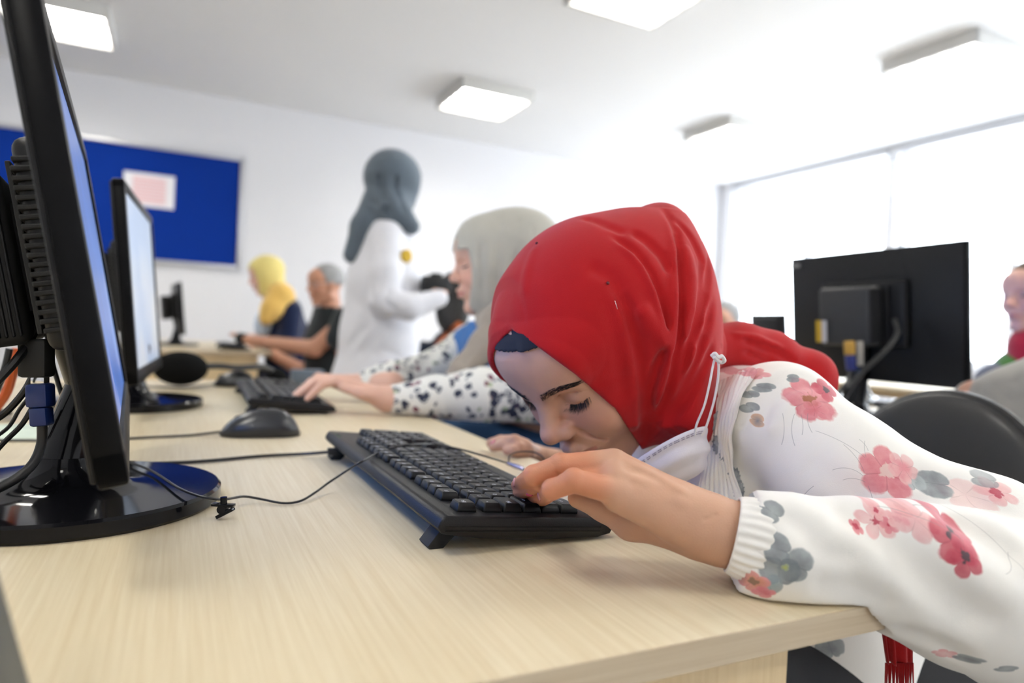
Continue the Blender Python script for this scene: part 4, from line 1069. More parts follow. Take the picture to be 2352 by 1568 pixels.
ch(fl, [(1725, 1320, .50, .011), (1760, 1340, .50, .011), (1840, 1345, .50, .012)], .03)
BF = [([(1745, 985), (1760, 930), (1810, 888), (1880, 880)], .0055, .006), ([(1760, 1000), (1800, 940), (1860, 905)], -.003, .007), ([(1700, 1000), (1740, 920), (1800, 868), (1870, 862)], .004, .006), ([(1700, 900), (1760, 868), (1830, 858)], -.0025, .005),
 ([(1770, 1170), (1850, 1215), (1900, 1270), (1990, 1300)], .0035, .009), ([(1900, 1160), (2000, 1200), (2080, 1280), (2200, 1390), (2300, 1450)], .0060, .012), ([(2060, 1170), (2160, 1240), (2260, 1330), (2352, 1400)], -.004, .012),
 ([(1720, 1180), (1760, 1200), (1790, 1240)], .0025, .005), ([(1712, 1230), (1760, 1245), (1800, 1262)], .003, .004), ([(1712, 1290), (1750, 1295), (1800, 1330)], .003, .005), ([(1860, 1340), (1960, 1350), (2060, 1400)], .004, .010),
 ([(2150, 1170), (2250, 1220), (2352, 1290)], .005, .010), ([(2080, 1090), (2180, 1110), (2280, 1150)], .005, .008), ([(2150, 1120), (2230, 1135), (2330, 1170)], -.003, .007), ([(1850, 1050), (1930, 1110), (2010, 1140)], .002, .012), ([(2050, 1440), (2130, 1470), (2230, 1520)], .004, .008)]
for pl, a, w_ in BF:
    H_ = [h for h in (fl.hit(x, y, .35) for x, y in pl) if h is not None]
    if len(H_) > 1: fl.fold(H_, a * 1.5, w_)
sl, X, Y, Z = fl.sub(fl.lo, fl.lo + fl.n * fl.res)
cc_ = at(1711, 1226, .5); ac_ = nrm(at(1728, 1240, .498) - at(1678, 1226, .500)); rr_ = np.sqrt((X - cc_[0]) ** 2 + (Y - cc_[1]) ** 2 + (Z - cc_[2]) ** 2); pc_ = -((X - cc_[0]) * ac_[0] + (Y - cc_[1]) * ac_[1] + (Z - cc_[2]) * ac_[2])
fl.D = np.where(rr_ < 0.052, np.maximum(fl.D, pc_), fl.D).astype(np.float32)
# rests on the desk: cloth stays above the top, and in front of its edge below
desk_d = np.maximum(np.maximum(X - (DX1 + 0.002), 0.311 - Y), Z - (T + 0.0015))
fl.D = np.maximum(fl.D, -desk_d).astype(np.float32)
bV, bQ = fl.mesh(1)

# floral print evaluated in cloth coordinates (metres across the fabric)
FR, FD_ = RC[:, 0], RC[:, 1]
ARM_F = [at(1668, 1222, .5), at(1850, 1268, .497), at(2080, 1305, .503), at(2352, 1395, .52), at(2500, 1430, .55)]; ARM_U = [at(1690, 965, .745), at(1790, 962, .672), at(2090, 1195, .592), at(2500, 1380, .575)]
def dseg(P, S):
    d = None
    for a, b in zip(S, S[1:]):
        t = np.clip((P - a) @ (b - a) / ((b - a) @ (b - a)), 0, 1); q = np.linalg.norm(P - a - t[:, None] * (b - a), axis=1); d = q if d is None else np.minimum(d, q)
    return d
def uvp(P):
    P = np.atleast_2d(P); fore = dseg(P, ARM_F) < dseg(P, ARM_U) - .012; P = P - EYE
    return np.stack([P @ FR + np.where(fore, 1.0, 0.0), -(P @ FD_)], 1)
BLO, N, L, bb = nmat('floral_chiffon')
ua = N.new('ShaderNodeUVMap'); ua.uv_map = 'cloth'
def math_(op, a, b=None, c=None, clamp=False):
    n = N.new('ShaderNodeMath'); n.operation = op; n.use_clamp = clamp
    for i, v in enumerate((a, b, c)):
        if v is None: continue
        if isinstance(v, (int, float)): n.inputs[i].default_value = v
        else: L.new(v, n.inputs[i])
    return n.outputs[0]
nz = N.new('ShaderNodeTexNoise'); nz.inputs['Scale'].default_value = 120; nz.inputs['Detail'].default_value = 3; L.new(ua.outputs[0], nz.inputs['Vector'])
nzc = math_('SUBTRACT', nz.outputs['Fac'], 0.5)
nz2 = N.new('ShaderNodeTexNoise'); nz2.inputs['Scale'].default_value = 45; L.new(ua.outputs[0], nz2.inputs['Vector'])
state = {'c': None}
rgb0 = N.new('ShaderNodeRGB'); rgb0.outputs[0].default_value = (0.86, 0.84, 0.79, 1); state['c'] = rgb0.outputs[0]
def lay(fac, col):
    m_ = N.new('ShaderNodeMix'); m_.data_type = 'RGBA'; L.new(fac, m_.inputs[0]); L.new(state['c'], m_.inputs[6])
    if isinstance(col, tuple): m_.inputs[7].default_value = (*col, 1)
    else: L.new(col, m_.inputs[7])
    state['c'] = m_.outputs[2]
def flower_group():
    g = bpy.data.node_groups.new('petal_flower', 'ShaderNodeTree')
    for nme in ('Vector',): g.interface.new_socket(nme, in_out='INPUT', socket_type='NodeSocketVector')
    for nme in ('CX', 'CY', 'Radius', 'Rot', 'Petals', 'Depth', 'Squash'): g.interface.new_socket(nme, in_out='INPUT', socket_type='NodeSocketFloat')
    for nme in ('Mask', 'Rho', 'Lines'): g.interface.new_socket(nme, in_out='OUTPUT', socket_type='NodeSocketFloat')
    n = g.nodes; l = g.links; gi = n.new('NodeGroupInput'); go = n.new('NodeGroupOutput')
    def mm(op, a, b=None, c=None, cl=False):
        q = n.new('ShaderNodeMath'); q.operation = op; q.use_clamp = cl
        for i, v in enumerate((a, b, c)):
            if v is None: continue
            if isinstance(v, (int, float)): q.inputs[i].default_value = v
            else: l.new(v, q.inputs[i])
        return q.outputs[0]
    sp = n.new('ShaderNodeSeparateXYZ'); l.new(gi.outputs['Vector'], sp.inputs[0])
    dx = mm('SUBTRACT', sp.outputs[0], gi.outputs['CX']); dy = mm('MULTIPLY', mm('SUBTRACT', sp.outputs[1], gi.outputs['CY']), gi.outputs['Squash'])
    r = mm('SQRT', mm('ADD', mm('MULTIPLY', dx, dx), mm('MULTIPLY', dy, dy))); th = mm('ADD', mm('ARCTAN2', dy, dx), gi.outputs['Rot'])
    pet = mm('ABSOLUTE', mm('SINE', mm('MULTIPLY', th, mm('MULTIPLY', gi.outputs['Petals'], 0.5))))
    nz_ = n.new('ShaderNodeTexNoise'); nz_.inputs['Scale'].default_value = 150; l.new(gi.outputs['Vector'], nz_.inputs['Vector'])
    R_ = mm('MULTIPLY', gi.outputs['Radius'], mm('ADD', mm('SUBTRACT', 1.0, gi.outputs['Depth']), mm('ADD', mm('MULTIPLY', mm('POWER', pet, 0.5), gi.outputs['Depth']), mm('MULTIPLY', mm('SUBTRACT', nz_.outputs['Fac'], 0.5), 0.25))))
    rho = mm('DIVIDE', r, R_)
    l.new(mm('MULTIPLY', mm('SUBTRACT', 1.0, rho), 9.0, cl=True), go.inputs['Mask']); l.new(rho, go.inputs['Rho'])
    l.new(mm('MULTIPLY', mm('SUBTRACT', 0.22, pet), 5.0, cl=True), go.inputs['Lines'])
    return g
FG = flower_group()
def fuv(px, py):
    h_ = fl.hit(px, py, .35)
    if h_ is None: h_ = at(px, py, .58)
    return uvp(h_)[0], depth_of(h_)
def flower(px, py, rp, c_in, c_out, petals=5, rot=0.0, squash=1.0, dep=0.45, core=None, op=0.92):
    (u, v), d = fuv(px, py); q = N.new('ShaderNodeGroup'); q.node_tree = FG; L.new(ua.outputs[0], q.inputs['Vector'])
    for k_, v_ in dict(CX=u, CY=v, Radius=rp * d / FPX, Rot=rot, Petals=float(petals), Depth=dep, Squash=squash).items(): q.inputs[k_].default_value = v_
    m_ = N.new('ShaderNodeMix'); m_.data_type = 'RGBA'; m_.inputs[6].default_value = (*c_in, 1); m_.inputs[7].default_value = (*c_out, 1)
    L.new(math_('ADD', math_('MULTIPLY', q.outputs['Rho'], 0.75), math_('MULTIPLY', nzc, 1.6), clamp=True), m_.inputs[0])
    lay(math_('MULTIPLY', q.outputs['Mask'], op), m_.outputs[2])
    lay(math_('MULTIPLY', math_('MULTIPLY', q.outputs['Mask'], q.outputs['Lines']), 0.35), tuple(x * 0.55 for x in c_in))
    if core: lay(math_('MULTIPLY', math_('MULTIPLY', math_('SUBTRACT', 0.33, math_('ADD', q.outputs['Rho'], math_('MULTIPLY', nzc, 0.9))), 12.0, clamp=True), 0.9), core)
PK = (0.60, 0.135, 0.17); PL = (0.72, 0.30, 0.32); PP = (0.78, 0.52, 0.50); RD = (0.45, 0.035, 0.07); GY = (0.30, 0.34, 0.35); GD = (0.13, 0.15, 0.17); OR = (0.75, 0.42, 0.22); DK = (0.05, 0.05, 0.06)
def leaf(px, py, rp, c1, c2, rot, squash, op=0.85): flower(px, py, rp, c1, c2, 2, rot, squash, 0.5, None, op)
# washes first, then blooms
flower(2215, 1135, 60, PP, (0.8, 0.6, 0.55), 5, .4, 1.8, .4, None, .7); flower(2290, 1130, 44, PL, PP, 5, 1.4, 1.6, .5, RD, .8); flower(2060, 1158, 30, OR, PP, 5, 0, 1.8, .4, (0.4, .2, .1), .7)
leaf(2135, 1108, 52, GD, GY, 0.2, 1.9); leaf(2090, 1105, 36, GY, (0.45, 0.5, 0.5), 1.5, 1.6); leaf(2260, 1100, 40, GY, GD, 0.4, 2.6, .7)
flower(2035, 1085, 60, PK, PL, 5, .5, 1.0, .35, (0.72, 0.55, 0.5)); flower(2075, 1075, 36, PL, PP, 5, 1.1, 1.0, .4, None, .8)
flower(1862, 918, 58, PL, PK, 5, .2, 1.15, .35, (0.35, 0.12, 0.05)); flower(1895, 895, 32, RD, PK, 4, 1.0, 1.2, .4, DK); flower(1872, 940, 30, PK, PL, 5, .7, 1.3, .4, None, .8); flower(1700, 852, 30, PK, PL, 5, 1, 2.2, .4, None, .8)
flower(2010, 1195, 46, PP, PL, 5, .3, 1.1, .7, RD, .75); flower(2040, 1205, 20, PK, PL, 5, 0, 1, .5, RD); flower(1965, 1208, 16, PK, PL, 4, 0, 1, .5, RD); flower(2058, 1192, 22, PL, PP, 5, 2, 1, .5, RD); flower(2012, 1170, 22, PL, PP, 5, 1, 1, .5, RD)
flower(2100, 1190, 50, PL, PP, 5, .9, 1.0, .45, None, .8); flower(2195, 1235, 62, RD, PK, 5, .4, 1.0, .4, DK); flower(2215, 1280, 44, RD, PK, 5, 1.3, .9, .45, DK)
leaf(1772, 1175, 32, GY, GD, 0.8, 1.3); leaf(1740, 1225, 26, GY, GY, 1.8, 1.3); leaf(1782, 1258, 36, GD, GY, 0.2, 1.0); leaf(1830, 1300, 48, GD, GY, 0.5, 1.1); leaf(1790, 1310, 46, GY, GD, 1.6, 1.0); leaf(1768, 1345, 30, (0.22, 0.30, 0.32), GY, 1.2, .9); flower(1803, 1302, 10, (0.5, 0.55, 0.15), GY, 3)
flower(1728, 1335, 34, (0.62, 0.25, 0.14), PL, 4, .5, 1.2, .35, (0.25, .16, .1)); flower(1755, 1360, 26, PK, PL, 4, .5, 1.6, .35)
leaf(1720, 935, 22, GY, GD, .9, 1.5); leaf(1740, 965, 16, GD, OR, .3, 1.0); leaf(1722, 905, 20, GD, GY, 1.2, 1.8); leaf(1755, 890, 30, GD, GY, .5, 2.5); leaf(1820, 868, 22, GD, GY, .2, 2.2)
# pieces of print low on the torso and under the forearm
flower(1900, 1545, 38, PK, RD, 5, .3, 1, .4, GD); leaf(1905, 1485, 34, GD, GY, 1.2, 1); flower(2170, 1500, 26, PP, PL, 5, 0, 2, .4); leaf(2225, 1512, 34, GD, GY, .3, 3); leaf(2310, 1535, 32, GY, GD, .3, 2.6)
# fine pencil sprigs: thin arcs between angles
spx = N.new('ShaderNodeSeparateXYZ'); L.new(ua.outputs[0], spx.inputs[0])
def arc(px, py, rp, a0, a1, w=0.9, dark=0.55):
    (u, v), d = fuv(*([px, py])); r0 = rp * d / FPX; w_ = w * d / FPX
    am = (a0 + a1) / 2; cx_, cy_ = u - r0 * math.cos(am), v - r0 * math.sin(am)
    dx = math_('SUBTRACT', spx.outputs[0], cx_); dy = math_('SUBTRACT', spx.outputs[1], cy_)
    r_ = math_('SQRT', math_('ADD', math_('MULTIPLY', dx, dx), math_('MULTIPLY', dy, dy)))
    m1 = math_('MULTIPLY', math_('SUBTRACT', w_, math_('ABSOLUTE', math_('SUBTRACT', r_, r0))), 1.2 / w_, clamp=True)
    c_ = math_('ADD', math_('MULTIPLY', dx, math.cos(am)), math_('MULTIPLY', dy, math.sin(am)))
    m2 = math_('GREATER_THAN', c_, math_('MULTIPLY', r_, math.cos((a1 - a0) / 2)))
    lay(math_('MULTIPLY', math_('MULTIPLY', m1, m2), dark), (0.22, 0.23, 0.23))
for a in [(1800, 985, 160, -.3, .15), (1818, 985, 120, 2.7, 3.3), (1843, 975, 100, -.4, .05), (1855, 970, 60, 2.7, 3.4), (1935, 1015, 190, .75, 1.25), (1965, 1050, 120, .2, .75), (1985, 1030, 60, 2.6, 3.2), (1948, 1075, 40, .7, 2.2), (1960, 1098, 40, 1.0, 2.1), (1985, 1020, 30, 0, .9),
          (1850, 1130, 60, 2.4, 3.1), (2000, 1140, 80, -.3, .3), (2270, 1230, 220, .3, 1.0), (2130, 1165, 90, .8, 1.6), (2320, 1300, 60, 4.8, 5.8), (2090, 1180, 300, 1.1, 1.5), (1735, 1290, 90, 3.3, 3.9)]: arc(*a)
L.new(state['c'], bb.inputs['Base Color']); bb.inputs['Roughness'].default_value = 0.62; bb.inputs['Sheen Weight'].default_value = 0.25; bb.inputs['Specular IOR Level'].default_value = 0.25
bb.inputs['Subsurface Weight'].default_value = 0.0
tc = N.new('ShaderNodeTexCoord'); wn = N.new('ShaderNodeTexNoise'); wn.inputs['Scale'].default_value = 1400; L.new(tc.outputs['Object'], wn.inputs[0]); bp = N.new('ShaderNodeBump'); bp.inputs['Strength'].default_value = 0.2; bp.inputs['Distance'].default_value = 0.0008; L.new(wn.outputs['Fac'], bp.inputs['Height']); L.new(bp.outputs[0], bb.inputs['Normal'])
def cloth_uv(o):
    me = o.data; n = len(me.vertices); co = np.empty(n * 3, np.float32); me.vertices.foreach_get('co', co); co = co.reshape(-1, 3).astype(float); li = np.empty(len(me.loops), np.int32); me.loops.foreach_get('vertex_index', li)
    qc = co[li.reshape(-1, 4)].mean(1); fo = dseg(qc, ARM_F) < dseg(qc, ARM_U) - .012; P = co - EYE; uv = np.stack([P @ FR, -(P @ FD_)], 1)
    uvl = uv[li]; uvl[:, 0] += np.repeat(fo, 4).astype(float); l_ = me.uv_layers.new(name='cloth'); l_.data.foreach_set('uv', uvl.astype(np.float32).ravel())
bl = fastmesh('blouse', bV, bQ, BLO, girl); cloth_uv(bl); bl['label'] = 'cream chiffon blouse with pink watercolour flowers'
# gathered elastic cuff
CRM = mat('cream_chiffon', (0.86, 0.84, 0.79), 0.62, bump=0.15, bscale=1400)
cV = []; cF = []; nr, na = 16, 260; ca_, cb_ = at(1680, 1226, .4955), at(1730, 1240, .492); ax_ = nrm(cb_ - ca_); x_ = nrm(np.cross(ax_, RC[:, 2])); y_ = np.cross(ax_, x_)
for i in range(nr + 1):
    u = i / nr
    for j in range(na):
        a = 2 * PI * j / na; rr = 0.0265 + 0.0022 * math.sin(PI * u) ** 0.6 + 0.0008 * math.sin(j * 26 * 2 * PI / na + 0.5 * math.sin(u * 3)) * (0.35 + 0.65 * math.sin(PI * u)) + 0.0012 * u
        cV.append(ca_ + ax_ * ((u * 0.026) ) + rr * (x_ * math.cos(a) + y_ * 0.97 * math.sin(a)))
for i in range(nr):
    for j in range(na): cF.append((i * na + j, i * na + (j + 1) % na, (i + 1) * na + (j + 1) % na, (i + 1) * na + j))
cuff = rawmesh('elastic_cuff', cV, cF, CRM, bl); sm_ = cuff.modifiers.new('solid', 'SOLIDIFY'); sm_.thickness = 0.0015
# pleated front band
def pl_(u, v): return 0.0017 * (np.abs(np.sin(v * PI * 9 + 1.2 * np.sin(u * 5))) ** 0.8) + 0.0008 * np.sin(u * 23 + v * 9)
def sfp(px, py, lift=0.002):
    h_ = fl.hit(px, py, .5)
    if h_ is None: h_ = at(px, py, .70)
    return h_ - RC[:, 2] * lift
plc = [[(1648, 880, .700), (1630, 940, .686), (1622, 1000, .680), (1615, 1060, .680), (1600, 1160, .676)], [(1672, 868, .688), (1652, 940, .670), (1645, 1000, .669), (1640, 1060, .671), (1632, 1160, .665)], [(1705, 852, .660), (1680, 925, .650), (1664, 1000, .659), (1664, 1070, .664), (1672, 1160, .656)], [(1745, 843, .648), (1706, 915, .639), (1684, 1000, .645), (1686, 1070, .652), (1712, 1160, .648)]]
pw = patch('pleated_band', [[at(*p) for p in c] for c in plc], 90, 110, BLO, bl, pl_, 0.0008); cloth_uv(pw)
def pl2(u, v): return 0.0014 * (np.abs(np.sin(v * PI * 6 + .6 * np.sin(u * 4))) ** 0.8)
plc = [[(1660, 862), (1720, 846), (1790, 838), (1860, 852), (1900, 880)], [(1668, 880), (1715, 858), (1780, 848), (1850, 862), (1888, 888)], [(1682, 905), (1718, 878), (1772, 860), (1830, 872), (1868, 892)]]
for c in plc: pass
# ruffle of crumpled grey petals running down the band
RUF = mat('grey_printed_ruffle', (0.30, 0.32, 0.33), 0.7, var=0.5, vscale=260)
for (px, py, sx, sy) in [(1648, 975, 14, 30), (1652, 1015, 17, 26), (1660, 1045, 10, 18), (1682, 1100, 13, 26), (1690, 1125, 14, 22)]:
    c_ = sfp(px, py, .0045); q = bmesh.new(); bmesh.ops.create_icosphere(q, subdivisions=4, radius=1)
    for v in q.verts:
        n1 = math.sin(v.co.x * 5 + v.co.y * 9 + py) * math.cos(v.co.y * 7 - v.co.z * 6); r_ = 1 + 0.28 * n1
        p = v.co * r_; w = c_ + RC[:, 0] * p.x * sx * .68 / FPX + RC[:, 1] * p.y * sy * .68 / FPX + RC[:, 2] * p.z * 0.003; v.co = w
    me = bpy.data.meshes.new('ruffle'); q.to_mesh(me); q.free(); link('ruffle', me, RUF, pw)
# face mask pulled down under the chin
MASKM = mat('white_nonwoven', (0.78, 0.75, 0.80), 0.8, bump=0.2, bscale=1000, sss=0.0)
mc = [[(1400, 1098, .672), (1460, 1056, .655), (1530, 1013, .640), (1590, 985, .640), (1622, 978, .655)], [(1420, 1120, .674), (1480, 1085, .652), (1540, 1045, .638), (1600, 1020, .640), (1627, 1015, .655)],
      [(1430, 1150, .684), (1500, 1115, .660), (1560, 1080, .644), (1608, 1058, .643), (1625, 1050, .655)], [(1440, 1180, .69), (1500, 1145, .672), (1550, 1118, .66), (1595, 1095, .655), (1618, 1080, .662)]]
def mdisp(u, v): return 0.0014 * np.sin(v * 2 * PI * 2.5 + 0.6) + 0.0006 * np.sin(u * 17 + v * 6)
mk = patch('face_mask', [[at(*p) for p in c] for c in mc], 90, 60, MASKM, girl, mdisp, 0.001); mk['label'] = 'white pleated face mask pulled under the chin'
ST = mat('mask_stitch', (0.28, 0.25, 0.33), 0.8)
MB_ = MB()
for off, n_ in ((0.10, 34), (0.135, 34)):
    for i in range(n_):
        u = 0.15 + 0.78 * i / n_; P = [np.array(spline([at(*p) for p in c], 16)) for c in mc]
        a = [p[int(u * (len(p) - 1))] for p in P]; w = np.array(spline(a, 16)); v = w[int(off * (len(w) - 1))]
        t_ = nrm(P[0][min(int(u * (len(P[0]) - 1)) + 1, len(P[0]) - 1)] - P[0][int(u * (len(P[0]) - 1))])
        c_ = v - RC[:, 2] * (0.0016 + 0.0014 * math.sin(off * 2 * PI * 2.5 + .6)); MB_.tube([c_ - t_ * 0.0009, c_ + t_ * 0.0009], 0.00035, 5)
MB_.build('stitching', ST, mk)
CORD = mat('white_elastic_cord', (0.78, 0.76, 0.75), 0.8, bump=.4, bscale=1500)
MB().tube(spline([at(1596, 1000, .636), at(1600, 975, .632), at(1618, 930, .625), at(1630, 880, .622), at(1640, 830, .625), at(1648, 822, .628), at(1650, 860, .63), at(1640, 920, .632), at(1622, 980, .638), at(1612, 1000, .642)]), 0.0011, 8).build('ear_loop', CORD, mk)
MB().tube(spline([at(1634, 818, .622), at(1642, 812, .620), at(1650, 820, .619), at(1658, 818, .62), at(1664, 828, .622), at(1656, 832, .624), at(1646, 826, .62), at(1640, 820, .618)]), 0.0018, 8).build('ear_loop_knot', CORD, mk)
# trousers
fp = Field((0.46, 0.42, 0.04), (1.05, 0.86, 0.62), 0.0065)
fp.cap((0.80, 0.64, 0.56), (0.86, 0.64, 0.53), .13, .13, .03)
for y_ in (0.55, 0.73): fp.chain([(0.86, y_, 0.53), (0.53, y_, 0.54), (0.56, y_, 0.12)], [.098, .076, .06], .03)
fastmesh('trousers', *fp.mesh(1), cloth('black_trousers', (0.012, 0.012, 0.014)), girl)
for y_ in (0.55, 0.73):
    s_ = Field((0.36, y_ - 0.07, 0.0), (0.66, y_ + 0.07, 0.14), 0.004); s_.ell((0.50, y_, 0.035), (0.125, 0.045, 0.042)).ell((0.56, y_, 0.06), (0.06, 0.043, 0.055), None, .03).halfspace((0, 0, 0.003), (0, 0, -1))
    fastmesh('shoe', *s_.mesh(1), mat('black_shoe', (0.015, 0.015, 0.016), .4), girl)

# ------------------------------------------------------------------ chair behind her
LEA = mat('black_leatherette', (0.016, 0.016, 0.017), 0.36, bump=0.25, bscale=420, coat=0.1)
def chair(label, x, y, rz, top=0.845):
    e = empty('office_chair', (x, y, 0), label, 'chair', rot=(0, 0, rz))
    # local: person faces -x ; backrest at +x
    f_ = Field((0.10, -0.27, top - 0.47), (0.33, 0.27, top + 0.03), 0.006)
    f_.ell((0.215, 0, top - 0.21), (0.032, 0.225, 0.212), None)
    V, Q = f_.mesh(1)
    V = V.copy(); k = (V[:, 0] - 0.215); V[:, 0] += -0.55 * V[:, 1] ** 2 + 0.03 * (V[:, 2] - top + .21)
    w_ = np.sqrt((V[:, 1] / 0.225) ** 2 + ((V[:, 2] - top + .21) / .212) ** 2)
    V[:, 0] = np.where(k > 0, V[:, 0] - 0.0 , V[:, 0])
    fastmesh('backrest', V, Q, LEA, e)
    rim = []
    for i in range(61):
        a = 2 * PI * i / 60; yy = 0.222 * math.cos(a); zz = top - .21 + 0.209 * math.sin(a); rim.append((0.218 - 0.55 * yy * yy + 0.03 * (zz - top + .21), yy, zz))
    MB().tube(rim, 0.0075, 8, cap=False).build('piping', LEA, e)
    s_ = Field((-0.30, -0.27, 0.38), (0.26, 0.27, 0.50), 0.007); s_.ell((-0.03, 0, 0.44), (0.245, 0.24, 0.04)); fastmesh('seat', *s_.mesh(1), LEA, e)
    MB().box(0.0, 0.235, -0.03, 0.03, 0.395, 0.405, bev=.002).tube([(0.235, 0, 0.40), (0.26, 0, 0.47), (0.245, 0, top - 0.2)], .014, 10).build('back_bracket', BLKM, e)
    MB().tube([(0, 0, 0.10), (0, 0, 0.40)], 0.025, 16).build('gas_column', BLKM, e)
    for k in range(5):
        a = 2 * PI * k / 5; lg = MB().tube([(0.03 * math.cos(a), 0.03 * math.sin(a), .105), (0.27 * math.cos(a), 0.27 * math.sin(a), .075)], [.022, .015], 8).build('leg', BLKM, e)
        MB().tube([(0.27 * math.cos(a) - .012 * math.sin(a), 0.27 * math.sin(a) + .012 * math.cos(a), .028), (0.27 * math.cos(a) + .012 * math.sin(a), 0.27 * math.sin(a) - .012 * math.cos(a), .028)], .027, 16).build('caster', BLKM, lg)
    return e
chair('black leatherette chair with rounded back behind the girl in red', 0.86, 0.70, math.radians(-14), 0.865)
# ------------------------------------------------------------------ the other people
def veil(name, o, A, res, m, parent, opening=52, extra=None, folds=None, pad=(0.22, 0.22, 0.24), brow=78, puff=1.0, fk=1.4, front=False):
    o = np.asarray(o); f = Field(o - np.array(pad), o + np.array(pad), res)
    for c, r in (((0, -14, 44), (84, 104, 92)), ((0, 20, 10), (76, 76, 96)), ((0, -35, -50), (70, 64, 75)), ((0, 5, -70), (66, 66, 50))):
        f.ell(hp_(o, A, c), np.array(r) / 1000 * puff, A, .03)
    if extra: extra(f)
    if folds:
        for P, a, w_ in folds:
            H_ = [h for h in (f.hit(x, y, .8, 6) for x, y in P) if h is not None]
            if len(H_) > 1: f.fold(H_, a * fk, w_)
    s_, X, Y, Z = f.sub(f.lo, f.lo + f.n * f.res)
    q = [(X - o[0]) * A[i][0] + (Y - o[1]) * A[i][1] + (Z - o[2]) * A[i][2] for i in range(3)]
    cut = np.minimum(np.minimum(q[1] - opening / 1000 - 0.12 * np.abs(q[2] - 0.01), brow / 1000 - q[2]), q[2] + .103)
    f.D = np.maximum(f.D, (np.sqrt(np.maximum(q[1], 0) ** 2 + np.maximum(q[2] - .03, 0) ** 2 * .55) - .094).astype(np.float32) * 1.0 if front else f.D)
    f.D = np.maximum(f.D, cut.astype(np.float32))
    h = f.like(); add_head(h, o, A); f.D = np.maximum(f.D, -(h.D - 0.0015))
    return fastmesh(name, *f.mesh(1), m, parent), f
def limb_hand(f, wrist, knuck, tips, r=.026, spread=None):
    """palm, five separate fingers and thumb from a wrist point to fingertip points"""
    wrist, knuck = np.array(wrist), np.array(knuck); ax = nrm(knuck - wrist); side = nrm(spread if spread is not None else np.cross(ax, [0, 0, 1]))
    n = 4
    for i in range(n):
        s_ = (i - 1.5) * 0.019; b = knuck + side * s_; t = np.array(tips) + side * s_ * 1.1 + ax * (-0.012 * abs(i - 1.3)); mid = (b + t) / 2 + np.array([0, 0, .012])
        f.cap(wrist + side * s_ * .45, b, .017, .0115, .01); f.cap(b, mid, .0098, .0088, .003); f.cap(mid, t, .0088, .0072, .001)
    th0 = wrist + ax * .02 - side * .02; th1 = wrist * .35 + knuck * .65 - side * .048 - np.array([0, 0, .01]); f.cap(wrist, th0, .02, .016, .01); f.cap(th0, th1, .015, .011, .006); f.cap(th1, th1 + ax * .035 + side * .008, .010, .0082, .003)

# -- woman in the grey hijab at the second keyboard
GO = at(1138, 622, 1.62); GA = axes((-.95, .22, -.16), (-.14, 0, 1))
gf = Field(GO - [.17, .15, .26], GO + [.16, .15, .17], .003); add_head(gf, GO, GA, fine=True); gf.cap(hp_(GO, GA, (0, -18, -40)), at(1165, 770, 1.66), .052, .056, .02)
g1 = gf.mesh(1)
gh = Field((-.02, 1.22, .74), (.50, 1.75, .93), .0035)
gh.chain([at(960, 915, 1.38), at(890, 916, 1.37)], [.031, .027], .01); kn = at(762, 872, 1.375); limb_hand(gh, at(880, 913, 1.37), kn, at(672, 908, 1.355), spread=(-.25, .95, 0))
gh.chain([at(900, 882, 1.58), at(835, 880, 1.6)], [.03, .026], .01); limb_hand(gh, at(835, 880, 1.6), at(760, 872, 1.6), at(705, 880, 1.6), spread=(-.25, .95, 0))
g2 = gh.mesh(1)
SH1 = at(1225, 820, 1.52); SH2 = at(1085, 795, 1.80)
gb = Field((.30, 1.15, .1), (1.15, 2.05, 1.1), .009); gb.cap(at(1165, 770, 1.66), at(1240, 940, 1.68), .07, .10, .04); gb.chain([SH1, at(1195, 918, 1.42), at(930, 915, 1.38)], [.045, .036, .028], .02); gb.chain([SH2, at(1010, 862, 1.74), at(860, 882, 1.6)], [.045, .036, .028], .02)
for y_ in (1.5, 1.72): gb.chain([(.90, y_, .55), (.57, y_, .59), (.58, y_, .12)], [.075, .06, .04], .03)
gw = body_obj('person', [g1, g2, gb.mesh(1)], lambda V: skin_tone(V, GO, GA, base=(.66, .40, .30)), 'person in a pale grey hijab typing at the second keyboard, dark dotted blouse', 'person')
GREY = cloth('grey_jersey', hexc('b3b0a4'), .8, var=.06, vscale=30)
gfold = [([(1110, 500), (1105, 580), (1110, 680)], .004, .006), ([(1150, 495), (1140, 590), (1140, 700)], .006, .007), ([(1190, 500), (1180, 600), (1160, 710)], .006, .007), ([(1225, 515), (1215, 590), (1180, 690)], .005, .006), ([(1130, 500), (1122, 600), (1125, 690)], -.003, .007), ([(1170, 500), (1160, 600), (1150, 700)], -.004, .007)]
def gex(f):
    f.ell(hp_(GO, GA, (0, 34, 16)), (.080, .070, .104), GA, .03)
    f.cap(at(1165, 700, 1.62), at(1175, 735, 1.62), .06, .055, .02)
    f.ell(at(1205, 560, 1.64), (.09, .09, .085), None, .04)
veil('hijab', GO, GA, .0032, GREY, gw, fk=0.95, puff=1.04, front=True, opening=66, extra=gex, folds=gfold + [([(1140, 730), (1090, 790), (1050, 850)], .006, .007), ([(1160, 760), (1110, 830), (1080, 870)], .006, .007), ([(1110, 730), (1065, 790)], .004, .006)], pad=(.24, .22, .30), brow=54)
